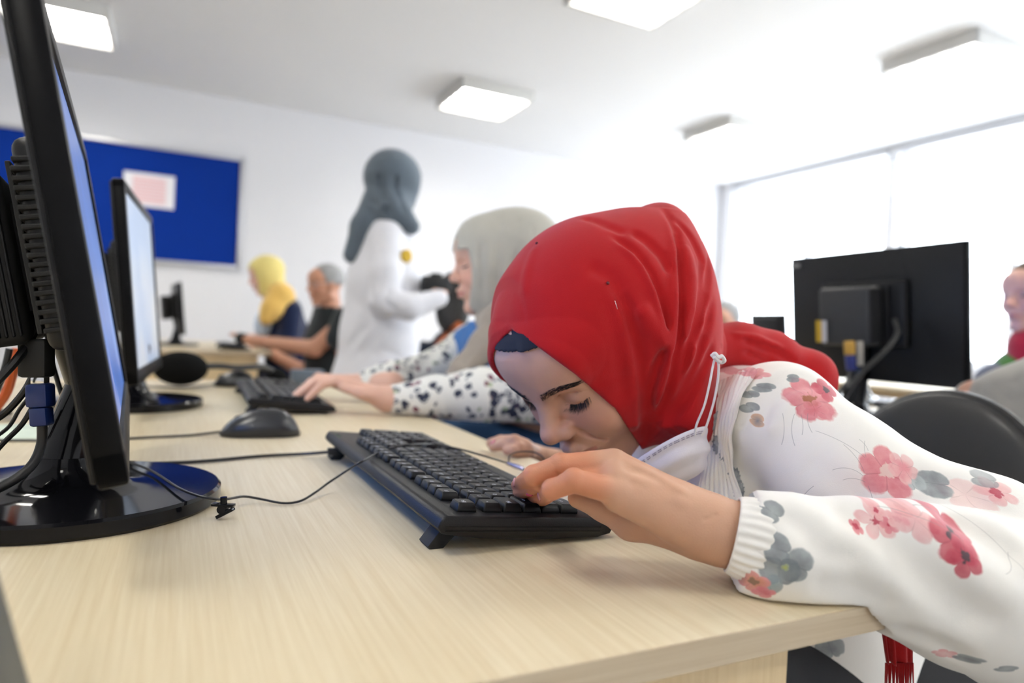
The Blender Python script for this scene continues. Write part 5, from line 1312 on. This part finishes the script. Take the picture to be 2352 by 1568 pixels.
def spotted(name, base, cols, sc):
    m, N, L, b = nmat(name); tc = N.new('ShaderNodeTexCoord'); last = None
    c0 = N.new('ShaderNodeRGB'); c0.outputs[0].default_value = (*base, 1); last = c0.outputs[0]
    for i, (c, thr, s_, ring) in enumerate(cols):
        mp = N.new('ShaderNodeMapping'); mp.inputs['Location'].default_value = (i * 3.1, i * 1.7, i * .9); L.new(tc.outputs['Object'], mp.inputs[0])
        ns = N.new('ShaderNodeTexNoise'); ns.inputs['Scale'].default_value = 90; L.new(tc.outputs['Object'], ns.inputs[0])
        mm = N.new('ShaderNodeVectorMath'); mm.operation = 'SCALE'; mm.inputs['Scale'].default_value = .014; L.new(ns.outputs['Color'], mm.inputs[0]); ad = N.new('ShaderNodeVectorMath'); L.new(mp.outputs[0], ad.inputs[0]); L.new(mm.outputs[0], ad.inputs[1])
        v = N.new('ShaderNodeTexVoronoi'); v.inputs['Scale'].default_value = sc * s_; L.new(ad.outputs[0], v.inputs[0])
        lt = N.new('ShaderNodeMath'); lt.operation = 'LESS_THAN'; lt.inputs[1].default_value = thr; L.new(v.outputs['Distance'], lt.inputs[0]); out = lt.outputs[0]
        if ring:
            gt = N.new('ShaderNodeMath'); gt.operation = 'GREATER_THAN'; gt.inputs[1].default_value = ring; L.new(v.outputs['Distance'], gt.inputs[0]); mu = N.new('ShaderNodeMath'); mu.operation = 'MULTIPLY'; L.new(out, mu.inputs[0]); L.new(gt.outputs[0], mu.inputs[1]); out = mu.outputs[0]
        mx = N.new('ShaderNodeMix'); mx.data_type = 'RGBA'; L.new(out, mx.inputs[0]); L.new(last, mx.inputs[6]); mx.inputs[7].default_value = (*c, 1); last = mx.outputs[2]
    L.new(last, b.inputs['Base Color']); b.inputs['Roughness'].default_value = .8; b.inputs['Sheen Weight'].default_value = .2
    return m
SPOT = spotted('dark_spotted_chiffon', (.76, .75, .68), [((.02, .025, .05), .31, 1.0, .0), ((.03, .04, .07), .30, 1.2, .13), ((.16, .03, .06), .18, .8, 0), ((.35, .42, .25), .17, .9, 0)], 36)
gs = Field((.02, 1.15, .745), (1.05, 2.1, 1.12), .005)
gs.chain([SH1, at(1195, 905, 1.42), at(1100, 912, 1.40), at(1000, 910, 1.38), at(912, 916, 1.375)], [.065, .066, .058, .040, .031], .02)
gs.chain([SH2, at(1010, 850, 1.74), at(900, 872, 1.62), at(850, 878, 1.6)], [.062, .055, .042, .034], .02)
gs.cap(at(1165, 800, 1.66), at(1240, 960, 1.68), .10, .13, .04)
for P, a, w_ in [([(930, 890), (950, 920), (940, 945)], .003, .006), ([(990, 870), (1010, 920), (1000, 960)], .005, .009), ([(1060, 850), (1075, 920), (1060, 980)], .006, .010), ([(1120, 860), (1140, 930), (1120, 990)], .006, .010), ([(1010, 800), (960, 850), (900, 860)], .006, .01)]:
    H_ = [h for h in (gs.hit(x, y, .9, 4) for x, y in P) if h is not None]
    if len(H_) > 1: gs.fold(H_, a, w_)
s_, X, Y, Z = gs.sub(gs.lo, gs.lo + gs.n * gs.res); gs.D = np.maximum(gs.D, -np.maximum(X - DX1 - .002, Z - (T + .003))).astype(np.float32)
o_ = fastmesh('blouse', *gs.mesh(1), SPOT, gw); o_['label'] = 'white chiffon blouse with small dark spots'
DEN = mat('blue_denim', hexc('3f6ea8'), .85, bump=.3, bscale=900, var=.25, vscale=18)
gv = Field((.35, 1.3, .72), (1.1, 2.1, 1.15), .006); gv.cap(at(1165, 795, 1.655), at(1240, 960, 1.675), .112, .142, .04); gv.cap(SH2 + [-.01, -.03, .0], at(1130, 860, 1.7), .06, .07, .03); gv.halfspace(at(1165, 740, 1.6), (0, 0, 1))
sl, X, Y, Z = gv.sub(gv.lo, gv.lo + gv.n * gv.res); gv.D = np.maximum(gv.D, DX1 + .012 - X).astype(np.float32)
fastmesh('denim_vest', *gv.mesh(1), DEN, gw)
BEI = cloth('beige_grey_voile', hexc('9c9184'), .85, var=.12, vscale=25)
gd = Field((.30, 1.25, .74), (1.0, 2.0, 1.15), .005); gd.chain([at(1170, 730, 1.56), at(1115, 790, 1.50), at(1065, 850, 1.47), at(1045, 885, 1.47)], [.055, .032, .028, .03], .02); gd.chain([at(1190, 730, 1.56), at(1150, 770, 1.50)], [.05, .030], .02); gd.chain([at(1120, 735, 1.58), at(1150, 735, 1.53), at(1200, 715, 1.52)], [.03, .035, .04], .02)
for P in ([(1150, 740), (1100, 790), (1050, 855)], [(1165, 755), (1120, 800), (1078, 860)], [(1135, 735), (1090, 780), (1045, 840)]):
    H_ = [h for h in (gd.hit(x, y, .9, 4) for x, y in P) if h is not None]
    if len(H_) > 1: gd.fold(H_, .008, .008)
fastmesh('scarf_drape', *gd.mesh(1), BEI, gw)
gj = Field((.40, 1.25, .05), (1.2, 1.95, .82), .008)
gj.cap((.80, 1.6, .58), (.92, 1.6, .54), .13, .13, .03)
for y_ in (1.45, 1.72): gj.chain([(.92, y_, .59), (.58, y_, .615), (.58, y_, .12)], [.125, .095, .06], .03)
fastmesh('jeans', *gj.mesh(1), mat('dark_denim', hexc('24486f'), .85, var=.25, vscale=14), gw)
chair('black leatherette chair hidden behind the grey hijab woman', .99, 1.62, 0, .86)

# -- standing woman in a white lab coat
SO = at(912, 428, 2.86); SA = axes((.86, .48, -.06), (0, 0, 1))
sf = Field(SO - [.16, .16, .26], SO + [.16, .16, .17], .004); add_head(sf, SO, SA); sf.cap(hp_(SO, SA, (0, -18, -40)), SO + [-.02, 0, -.24], .05, .055, .02)
ss = Field(SO + [-.40, -.30, -1.56], SO + [.65, .35, -.12], .010)
zt = SO[2]; cx, cy = SO[0] - .03, SO[1] - .0
ss.chain([(cx, cy, zt - .25), (cx, cy, zt - .50), (cx, cy, zt - .78)], [.10, .12, .14], .05)
for g in (-.09, .09): ss.chain([(cx, cy + g, zt - .78), (cx, cy + g, zt - 1.15), (cx - .02, cy + g, zt - 1.48)], [.075, .055, .042], .03)
hcam = at(1000, 655, 2.75)
ss.chain([at(890, 560, 2.76), at(885, 625, 2.68), at(884, 690, 2.66), at(940, 703, 2.66), at(1005, 683, 2.72)], [.04, .036, .034, .03, .026], .02)
sh_ = Field(hcam - [.14, .14, .12], hcam + [.14, .14, .12], .004); limb_hand(sh_, at(1005, 680, 2.72), at(1012, 664, 2.75), at(1000, 640, 2.79), spread=(1, 0, 0))
st_ = body_obj('person', [sf.mesh(1), ss.mesh(1), sh_.mesh(1)], lambda V: skin_tone(V, SO, SA, base=(.62, .38, .30)), 'person standing in a white lab coat and slate grey hijab', 'person')
SLATE = cloth('slate_grey_cotton', hexc('606b75'), .85, var=.1, vscale=20)
def sex(f):
    f.ell(at(892, 408, 2.88), (.105, .10, .11), None, .05); f.chain([at(870, 470, 2.84), at(835, 520, 2.80), at(808, 585, 2.78)], [.075, .05, .035], .03); f.chain([at(900, 480, 2.80), at(945, 520, 2.76)], [.075, .035], .03)
veil('hijab', SO, SA, .0045, SLATE, st_, puff=1.08, opening=64, extra=sex, folds=[([(880, 350), (870, 420), (900, 500)], .010, .010), ([(915, 350), (905, 430), (935, 500)], .010, .010), ([(940, 355), (945, 420), (955, 480)], .008, .010), ([(850, 400), (850, 460), (900, 490)], .008, .009), ([(840, 500), (820, 560)], .006, .008), ([(895, 345), (890, 420), (915, 480)], -.006, .010)], pad=(.34, .28, .36), brow=74)
LAB = cloth('white_coat_cotton', (.80, .80, .84), .85, bump=.2, var=.02, sheen=.1)
sc2 = Field(SO + [-.42, -.34, -1.22], SO + [.62, .36, -.14], .007)
sc2.chain([(cx + .01, cy, zt - .24), (cx, cy, zt - .42), (cx - .015, cy, zt - .62), (cx - .02, cy, zt - .85), (cx - .02, cy, zt - 1.15)], [.125, .150, .152, .178, .205], .06)
sc2.chain([at(890, 545, 2.74), at(885, 625, 2.68), at(882, 690, 2.66)], [.068, .062, .060], .02); sc2.chain([at(882, 690, 2.66), at(940, 705, 2.66), at(1008, 685, 2.72)], [.058, .050, .036], .02)
for P, a, w_ in [([(860, 560), (850, 640), (860, 700)], .010, .012), ([(870, 700), (830, 760), (800, 800)], .010, .016), ([(900, 740), (860, 780), (820, 820)], .008, .016), ([(900, 660), (880, 690), (920, 720)], .010, .011), ([(930, 600), (945, 680)], .006, .012), ([(950, 700), (960, 760), (965, 830)], .008, .014), ([(850, 820), (880, 800), (930, 830)], .006, .014), ([(920, 700), (960, 690)], .006, .008)]:
    H_ = [h for h in (sc2.hit(x, y, 1.8, 5) for x, y in P) if h is not None]
    if len(H_) > 1: sc2.fold(H_, a, w_)
lc = fastmesh('lab_coat', *sc2.mesh(1), LAB, st_)
pb = sc2.hit(922, 588, 1.8, 5)
if pb is not None:
    for i, (c_, dx) in enumerate((('2c3a36', -.012), ('d8b23a', .020))):
        MB().ell(pb + RC[:, 0] * dx, (.024, .010, .028), u=20, v=12).build('sleeve_badge', mat('badge_' + ('green', 'yellow')[i], hexc(c_), .7), lc)
tr_ = Field(SO + [-.25, -.25, -1.58], SO + [.2, .25, -1.1], .009)
for g in (-.09, .09): tr_.chain([(cx, cy + g, zt - 1.1), (cx - .02, cy + g, zt - 1.44)], [.09, .075], .02)
fastmesh('trousers', *tr_.mesh(1), mat('dark_trousers', (.02, .02, .03), .9), st_)
for g in (-.09, .09): MB().ell((cx + .03, cy + g, .055), (.13, .048, .054)).build('shoe', BLKM, st_)
ce = empty('camera', hcam, 'small black camera held up by the standing person in the lab coat', 'camera')
MB().box(-.055, .055, -.03, .03, -.032, .036, bev=.01, seg=3).build('camera_body', BLKM, ce)
MB().tube([(-.015, .03, 0), (-.015, .085, 0)], .028, 20).build('lens', BLKG, ce)
MB().box(-.02, .02, -.025, .02, .034, .048, bev=.004).build('viewfinder', BLKM, ce)

# -- dark haired person with an orange strap, seated behind
KO = at(1046, 690, 3.3); KA = axes((.5, .85, -.2), (0, 0, 1))
kf = Field(KO - [.2, .2, .3], KO + [.2, .2, .2], .006); add_head(kf, KO, KA); kb_ = Field(KO + [-.35, -.35, -.95], KO + [.35, .35, -.15], .012); kb_.chain([KO + [0, 0, -.2], KO + [0, 0, -.45], KO + [0, 0, -.62]], [.07, .13, .14], .05); 
for g in (-.1, .1): kb_.chain([KO + [0, g, -.62], KO + [.40 * 0 + .2, g, -.62], KO + [.2, g, -.9]], [.08, .07, .05], .03)
kp = body_obj('person', [kf.mesh(1), kb_.mesh(1)], lambda V: skin_tone(V, KO, KA), 'person with dark hair and orange strap seated behind the grey hijab woman', 'person')
hf = Field(KO - [.2, .2, .42], KO + [.2, .2, .2], .006)
for c, r in (((0, -22, 44), (86, 100, 92)), ((0, -55, -60), (82, 50, 120))): hf.ell(hp_(KO, KA, c), np.array(r) / 1000, KA, .03)
fastmesh('hair', *hf.mesh(1), mat('black_hair', (.012, .011, .010), .5), kp)
cf = Field(KO + [-.38, -.38, -.72], KO + [.38, .38, -.12], .009); cf.chain([KO + [0, 0, -.24], KO + [0, 0, -.45], KO + [0, 0, -.6]], [.11, .16, .16], .06); cf.chain([KO + [-.14, .04, -.26], KO + [-.20, .0, -.48]], [.06, .055], .03); cf.chain([KO + [.14, -.04, -.26], KO + [.2, -.05, -.48]], [.06, .055], .03)
co_ = fastmesh('jacket', *cf.mesh(1), cloth('navy_cotton', (.012, .018, .035)), kp)
MB().tube([cf.hit(1055, 748, 2) if cf.hit(1055, 748, 2) is not None else at(1055, 748, 3.1), cf.hit(1035, 765, 2) if cf.hit(1035, 765, 2) is not None else at(1035, 765, 3.1), at(1008, 795, 3.08)], .022, 10).build('shoulder_strap', mat('orange_webbing', hexc('a3501c'), .8), kp)
chair('dark chair under the dark haired person with the orange strap', KO[0] - .12, KO[1] - .2, math.radians(240), .80)

# -- woman in the yellow hijab and the man at the far desk
def seated(o, A, d, sh, elbow, wrist, tip, base, label, hair=None, male=False, scale=1.0, lap=None):
    f = Field(o - [.16, .16, .26], o + [.16, .16, .18], .005); add_head(f, o, A, male=male); f.cap(hp_(o, A, (0, -18, -40)), o + [.05, 0, -.24], .055, .06, .02)
    hz = .55; b = Field((min(wrist[0], o[0]) - .35, min(o[1], wrist[1]) - .35, .02), (o[0] + .6, o[1] + .45, o[2] - .1), .012)
    b.chain([o + [.06, 0, -.25], (o[0] + .14, o[1], .85), (o[0] + .2, o[1], hz)], [.08, .12, .13], .05)
    b.chain([sh, elbow, wrist], [.05, .044, .030], .02)
    b.chain([o + [.05, .18, -.27], o + [-.05, .22, -.48], (wrist[0] + .05, wrist[1] + .3, T + .035)], [.05, .04, .03], .02)
    for g in (-.1, .1): b.chain([(o[0] + .2, o[1] + g, .53), (o[0] - .2, o[1] + g, .53), (o[0] - .15, o[1] + g, .06)], [.085, .065, .045], .03)
    h = Field(np.minimum(wrist, tip) - .12, np.maximum(wrist, tip) + .12, .0045); h.cap(elbow, wrist, .044, .030); limb_hand(h, wrist, (np.array(wrist) * .45 + np.array(tip) * .55), tip, spread=(-.2, .95, 0.1))
    return body_obj('person', [f.mesh(1), b.mesh(1), h.mesh(1)], lambda V: skin_tone(V, o, A, base=base), label, 'person')
YO = at(612, 638, 4.25); YA = axes((-.93, .05, -.30), (-.3, 0, 1))
yw = seated(YO, YA, 4.25, at(665, 715, 4.3), at(655, 800, 4.2), at(600, 778, 4.25), at(565, 772, 4.3), (.62, .36, .27), 'person in a yellow hijab and navy jacket seated at the far desk')
YEL = cloth('yellow_voile', hexc('dccb80'), .85, var=.18, vscale=14)
YEL2 = cloth('mustard_voile', hexc('dfb765'), .85, var=.08, vscale=14)
veil('hijab', YO, YA, .006, YEL, yw, opening=58, pad=(.24, .22, .22), brow=72, puff=1.06)
yd = Field(YO + [-.3, -.3, -.50], YO + [.40, .3, .0], .008); yd.chain([at(645, 680, 4.2), at(625, 710, 4.15), at(612, 730, 4.12)], [.085, .065, .045], .03); yd.chain([at(650, 680, 4.32), at(672, 712, 4.42), at(685, 770, 4.46)], [.075, .045, .032], .03)
fastmesh('scarf_drape', *yd.mesh(1), YEL2, yw)
NAVY = cloth('navy_wool', hexc('16213f'), .9)
yj = Field(YO + [-.45, -.35, -.85], YO + [.55, .5, -.12], .010); yj.chain([at(652, 718, 4.3), at(660, 780, 4.3), at(665, 860, 4.3)], [.115, .135, .15], .05); yj.chain([at(668, 715, 4.22), at(662, 795, 4.15), at(612, 780, 4.22)], [.07, .062, .045], .02)
fastmesh('jacket', *yj.mesh(1), NAVY, yw)
MB().ell(at(607, 745, 4.2), (.06, .06, .09)).build('shirt_front', mat('pale_blue_shirt', (.45, .52, .60), .8), yw)
fastmesh('trousers', *Field(YO + [-.4, -.35, -1.3], YO + [.5, .4, -.55], .012).cap((YO[0] - .2, YO[1] - .1, .53), (YO[0] + .2, YO[1] - .1, .53), .10).cap((YO[0] - .2, YO[1] + .1, .53), (YO[0] + .2, YO[1] + .1, .53), .10).cap((YO[0] - .2, YO[1] - .1, .53), (YO[0] - .15, YO[1] - .1, .1), .08).cap((YO[0] - .2, YO[1] + .1, .53), (YO[0] - .15, YO[1] + .1, .1), .08).mesh(1), mat('dark_trousers', (.02, .02, .03), .9), yw)
chair('dark chair under the yellow hijab woman at the far desk', YO[0] + .18, YO[1], 0, .80)
MO = at(748, 660, 3.72); MA = axes((-.93, -.26, -.12), (0, 0, 1))
mn = seated(MO, MA, 3.8, at(792, 742, 3.62), at(722, 800, 3.62), at(572, 780, 3.85), at(528, 768, 3.95), (.52, .26, .165), 'grey haired person in glasses and black shirt seated at the far desk, bare forearm', male=True)
hm = Field(MO - [.16, .16, .12], MO + [.16, .16, .2], .004); hm.ell(hp_(MO, MA, (0, -16, 46)), (.080, .094, .086), MA); hm.halfspace(hp_(MO, MA, (0, 36, 60)), MA[1] * .9 + MA[2] * -.25); hm.halfspace(hp_(MO, MA, (0, 0, 12)), -MA[2])
fastmesh('hair', *hm.mesh(1), mat('grey_hair', (.30, .30, .30), .7, var=.3, vscale=40), mn)
gl_ = MB()
for g in (-1, 1):
    ring = [hp_(MO, MA, (g * 32 + 21 * math.cos(a), 86 - abs(21 * math.cos(a) * .15), 20 + 16 * math.sin(a))) for a in np.linspace(0, 2 * PI, 25)]; gl_.tube(ring, .0013, 6, cap=False); gl_.tube([hp_(MO, MA, (g * 53, 82, 24)), hp_(MO, MA, (g * 74, 5, 22))], .0015, 6)
gl_.tube([hp_(MO, MA, (-11, 90, 24)), hp_(MO, MA, (11, 90, 24))], .0013, 6); gl_.build('glasses', ALU, mn)
BLS = cloth('black_polo_cotton', (.022, .028, .030), .9)
mj = Field(MO + [-.4, -.4, -.85], MO + [.6, .45, -.10], .010); mj.chain([at(768, 725, 3.80), at(760, 790, 3.82), at(765, 880, 3.85)], [.12, .14, .16], .06); mj.chain([at(795, 735, 3.64), at(775, 775, 3.62)], [.075, .068], .02); mj.cap(MO + [.035, 0, -.14], MO + [.06, 0, -.24], .070, .085, .03)
fastmesh('polo_shirt', *mj.mesh(1), BLS, mn)
fastmesh('trousers', *Field(MO + [-.4, -.35, -1.3], MO + [.5, .4, -.55], .012).cap((MO[0] - .2, MO[1] - .1, .53), (MO[0] + .2, MO[1] - .1, .53), .10).cap((MO[0] - .2, MO[1] + .1, .53), (MO[0] + .2, MO[1] + .1, .53), .10).cap((MO[0] - .2, MO[1] - .1, .53), (MO[0] - .15, MO[1] - .1, .1), .08).cap((MO[0] - .2, MO[1] + .1, .53), (MO[0] - .15, MO[1] + .1, .1), .08).mesh(1), mat('dark_trousers', (.02, .02, .03), .9), mn)
wt = MB().tube([at(560, 779, 3.86) , at(551, 776, 3.88)], .034, 16).build('wristwatch', BLKM, mn)
chair('pale edged chair under the grey haired person at the far desk', MO[0] + .2, MO[1], 0, .80)

# ------------------------------------------------------------------ right hand side
mR, FR4, WR4 = monitor('big black monitor seen from behind on the right, small computer on its back', (1.575, 1.145, T + 0.100), math.radians(-4.1), math.radians(5.5), wid=0.50, hei=0.325, base=(1.53, 1.16), ribs=False)
YL = mat('yellow_label', hexc('c9a227'), .6); WL = mat('white_label', (.6, .58, .6), .6)
pc = [c for c in mR.children if c.name.startswith('mini_computer')][0]
for nm, m_, z0, z1, y0, y1 in (('label', YL, .10, .155, .060, .078), ('label', WL, .10, .155, .045, .060)):
    MB().box(-.1062, -.1048, y0, y1, z0, z1).build(nm, m_, pc, smooth=False)
tg = MB().box(-.0305, -.0300, .205, .238, hgt := .298, .308).build('sticker', mat('grey_sticker', (.25, .25, .25), .6), [c for c in mR.children if c.name.startswith('back_cover')][0], smooth=False)
def onR(px, py, dx): return at(px, py, 1.62 - dx)
pv = empty('video_cable', at(1950, 820, 1.55), 'yellow and blue plugs and cable under the computer on the big rear-facing monitor', 'cable'); inv = Matrix.Translation(-Vector(at(1950, 820, 1.55)))
add_at(slab(at(1950, 783, 1.56), at(1952, 815, 1.56), .022, .014, mat('yellow_tag', hexc('b98f3a'), .5), 'plug', pv), pv)
add_at(slab(at(1952, 815, 1.56), at(1955, 850, 1.56), .020, .014, mat('blue_plug', hexc('1b2870'), .4), 'plug', pv), pv)
add_at(slab(at(1975, 783, 1.58), at(1976, 840, 1.58), .013, .008, mat('grey_tag', (.35, .33, .3), .6), 'tag', pv), pv)
add_at(MB().tube(spline([at(1955, 850, 1.56), at(1945, 880, 1.54), at(1925, 905, 1.5), at(1915, 925, 1.52)]), .006, 8).build('lead', CAB, pv), pv)
cable('cable', [at(2055, 735, 1.56), at(2062, 765, 1.52), at(2035, 805, 1.50), at(1985, 850, 1.50), at(1950, 895, 1.50), at(1930, 930, 1.54)], .0065, label='thick black cable looping down behind the big rear-facing monitor', cat='cable')
kb4 = keyboard('black keyboard on the right desk in front of the big rear-facing monitor', (1.72, .80, T + .033), 0, .0135, legends=False)
for (x, y, rz, lb) in ((1.44, 1.00, .1, 'white sheet of paper on the right desk below the big monitor'), (1.47, .70, -.06, 'white sheet of paper at the near end of the right desk'),):
    p = MB().box(-.105, .105, -.148, .148, 0, .0012).build('paper', mat('white_paper', (.8, .82, .88), .7), smooth=False); p.location = (x, y, T + .0005); p.rotation_euler = (0, 0, rz); setp(p, lb, 'paper')
monitor('black monitor partly hidden behind the right edge of the big one', (2.08, 1.53, T + .085), math.radians(-4), math.radians(6), wid=.46, hei=.30, base=(2.04, 1.53), ribs=False, minipc=False)
monitor('small distant black monitor left of the big rear-facing one', (3.34, 3.14, T + .10), math.radians(-4), math.radians(7), wid=.30, hei=.27, base=(3.31, 3.14), ribs=False, minipc=False)
bx = MB().box(-.12, .12, -.05, .05, 0, .05, bev=.004).build('box', mat('cream_card', (.55, .48, .36), .7)); bx.location = (2.1, 1.12, T); setp(bx, 'small cream cardboard box on the right desk beside the hidden monitor', 'box')
# person with a red scarf at the right edge
RO = at(2378, 690, 2.15); RA = axes((-.96, .25, -.08), (0, 0, 1))
rf = Field(RO - [.17, .17, .27], RO + [.17, .17, .18], .005); add_head(rf, RO, RA); rb_ = Field(RO + [-.45, -.35, -1.1], RO + [.5, .4, -.12], .012)
rf.cap(hp_(RO, RA, (0, -18, -40)), RO + [.02, 0, -.24], .05, .06, .02)
rb_.chain([RO + [.02, 0, -.24], RO + [.06, 0, -.42], RO + [.12, 0, -.68]], [.08, .12, .13], .05)
for g in (-.1, .1): rb_.chain([RO + [.12, g, -.68], RO + [-.2, g, -.68], RO + [-.18, g, -.98]], [.08, .07, .05], .03)
rp = body_obj('person', [rf.mesh(1), rb_.mesh(1)], lambda V: skin_tone(V, RO, RA, base=(.58, .32, .24)), 'person at the right edge with a red scarf over a green and grey top', 'person')
rh = Field(RO - [.17, .17, .15], RO + [.2, .17, .2], .005); rh.ell(hp_(RO, RA, (0, -14, 44)), (.082, .1, .09), RA); rh.halfspace(hp_(RO, RA, (0, 66, 60)), RA[1] * .9 - RA[2] * .3)
fastmesh('hair', *rh.mesh(1), mat('brown_hair', (.09, .055, .035), .6), rp)
rg = Field(RO + [-.4, -.35, -.8], RO + [.5, .4, -.12], .010); rg.chain([RO + [.02, 0, -.27], RO + [.05, 0, -.42], RO + [.1, 0, -.62]], [.13, .15, .16], .06); fastmesh('green_top', *rg.mesh(1), cloth('green_cotton', hexc('3f6a1f')), rp)
rj = Field(RO + [-.5, -.35, -.8], RO + [.3, .4, -.12], .010); rj.chain([RO + [-.06, .06, -.27], RO + [-.10, .05, -.42], RO + [-.16, .0, -.58]], [.07, .08, .08], .04); fastmesh('grey_jacket', *rj.mesh(1), cloth('charcoal_knit', hexc('5d5d5d'), .9), rp)
rs = Field(RO + [-.3, -.35, -.7], RO + [.3, .3, -.08], .008); rs.chain([RO + [.0, -.02, -.15], RO + [-.03, -.06, -.30], RO + [-.02, -.10, -.52]], [.085, .07, .06], .03); fastmesh('scarf', *rs.mesh(1), cloth('crimson_knit', hexc('a3122a')), rp)
chair('dark chair under the person with the red scarf at the right edge', RO[0] + .16, RO[1], 0, .80)
# grey sleeved arms resting on the right desk, person out of frame
AO = at(2560, 640, 1.42); AA = axes((-.95, .2, -.15), (0, 0, 1))
af = Field(AO - [.17, .17, .27], AO + [.17, .17, .18], .006); add_head(af, AO, AA); af.cap(hp_(AO, AA, (0, -18, -40)), AO + [.02, 0, -.24], .05, .06, .02)
ab = Field((AO[0] - .75, AO[1] - .4, .02), (AO[0] + .45, AO[1] + .5, AO[2] - .12), .012)
ab.chain([AO + [.02, 0, -.24], AO + [.06, 0, -.42], AO + [.12, 0, -.68]], [.08, .12, .13], .05)
ab.chain([at(2500, 800, 1.42), at(2400, 900, 1.30), at(2235, 905, 1.42)], [.05, .04, .03], .02)
for g in (-.1, .1): ab.chain([AO + [.12, g, -.68], AO + [-.25, g, -.68], (AO[0] - .2, AO[1] + g, .07)], [.08, .07, .05], .03)
ap = body_obj('person', [af.mesh(1), ab.mesh(1)], lambda V: skin_tone(V, AO, AA), 'person mostly out of frame at the right, grey sweatshirt sleeve on the desk', 'person')
asv = Field((AO[0] - .75, AO[1] - .45, .5), (AO[0] + .45, AO[1] + .5, AO[2] - .10), .007)
asv.chain([AO + [.03, 0, -.27], AO + [.06, 0, -.42], AO + [.12, 0, -.62]], [.13, .15, .16], .06)
asv.chain([at(2500, 810, 1.42), at(2400, 905, 1.32), at(2320, 915, 1.36), at(2235, 912, 1.44)], [.075, .068, .056, .036], .03)
for P, a, w_ in [([(2240, 890), (2260, 920), (2300, 940)], .006, .008), ([(2290, 875), (2300, 910), (2350, 935)], .007, .009), ([(2330, 870), (2345, 895)], .006, .009)]:
    H_ = [h for h in (asv.hit(x, y, .9, 4) for x, y in P) if h is not None]
    if len(H_) > 1: asv.fold(H_, a, w_)
fastmesh('sweatshirt', *asv.mesh(1), cloth('grey_sweatshirt_fleece', hexc('a7a49d'), .9), ap)
hh = Field(AO - [.17, .17, .15], AO + [.2, .17, .2], .006); hh.ell(hp_(AO, AA, (0, -14, 44)), (.082, .1, .09), AA); hh.halfspace(hp_(AO, AA, (0, 46, 60)), AA[1] * .9 - AA[2] * .3); fastmesh('hair', *hh.mesh(1), HAIR, ap)
chair('black chair at the right edge beyond the rounded chair back', 1.62, .42, math.radians(10), .82)
# pale blurred bent head beyond the red hijab
BO = at(1668, 745, 3.9); BA = axes((-.9, -.3, -.3), (-.3, 0, 1)); bf = Field(BO - [.16, .16, .24], BO + [.16, .16, .18], .006); add_head(bf, BO, BA)
bb_ = Field(BO + [-.3, -.35, -1.1], BO + [.5, .4, -.12], .012); bb_.chain([BO + [.05, 0, -.12], BO + [.12, 0, -.42], BO + [.18, 0, -.6]], [.06, .13, .13], .05)
bp_ = body_obj('person', [bf.mesh(1), bb_.mesh(1)], lambda V: skin_tone(V, BO, BA), 'distant person with grey hair just behind the red hijab, near the windows', 'person')
bh = Field(BO - [.16, .16, .12], BO + [.16, .16, .2], .006); bh.ell(hp_(BO, BA, (0, -16, 46)), (.080, .094, .086), BA); bh.halfspace(hp_(BO, BA, (0, 36, 60)), BA[1] * .9 - BA[2] * .25); fastmesh('hair', *bh.mesh(1), mat('grey_hair', (.3, .3, .3), .7), bp_)
bs_ = Field(BO + [-.4, -.35, -.9], BO + [.5, .4, -.1], .010); bs_.chain([BO + [.07, 0, -.2], BO + [.12, 0, -.42], BO + [.18, 0, -.62]], [.11, .15, .16], .06); fastmesh('shirt', *bs_.mesh(1), cloth('pale_shirt', (.6, .6, .66)), bp_)
chair('distant chair under the grey haired person near the windows', BO[0] + .2, BO[1], 0, .80)

for nm_, (o_, A_, p_) in enumerate(((GO, GA, gw), (SO, SA, st_), (YO, YA, yw), (MO, MA, mn), (RO, RA, rp), (AO, AA, ap), (BO, BA, bp_))): face_marks(p_, o_, A_, mat('grey_brow', (.12, .11, .10), .7) if p_ in (mn, bp_) else None)
for o_, p_, dx, zz in ((RO, rp, -.2, RO[2] - .68), (AO, ap, -.25, AO[2] - .68)):
    q_ = Field(o_ + [-.42, -.26, -o_[2] + .02], o_ + [.32, .26, -.5], .011)
    for g in (-.1, .1): q_.chain([o_ + [.12, g, zz - o_[2]], o_ + [dx, g, zz - o_[2]], (o_[0] + dx + .03, o_[1] + g, .09)], [.105, .09, .07], .03)
    fastmesh('trousers', *q_.mesh(1), mat('dark_trousers', (.02, .02, .03), .9), p_)
q_ = Field(BO + [-.35, -.3, -1.1], BO + [.5, .3, -.5], .012); q_.chain([BO + [.18, 0, -.58], BO + [-.15, 0, -.62], BO + [-.12, 0, -1.0]], [.15, .12, .09], .03); fastmesh('trousers', *q_.mesh(1), mat('dark_trousers', (.02, .02, .03), .9), bp_)
# stand-in slab for an unidentified dark shape close to the camera, lower left
q = MB().box(-.0045, .0045, -.045, .045, 0, .10, bev=.003).build('tablet', mat('dark_green_grey_plastic', (.05, .056, .055), .5))
tb = onz(30, 1568, T); q.location = at(58, 1568, .24); q.location.z = T + .0; q.rotation_euler = (0, math.radians(-14), math.radians(4))
setp(q, 'dark out-of-focus slab leaning at the lower left corner of the photo', 'tablet')
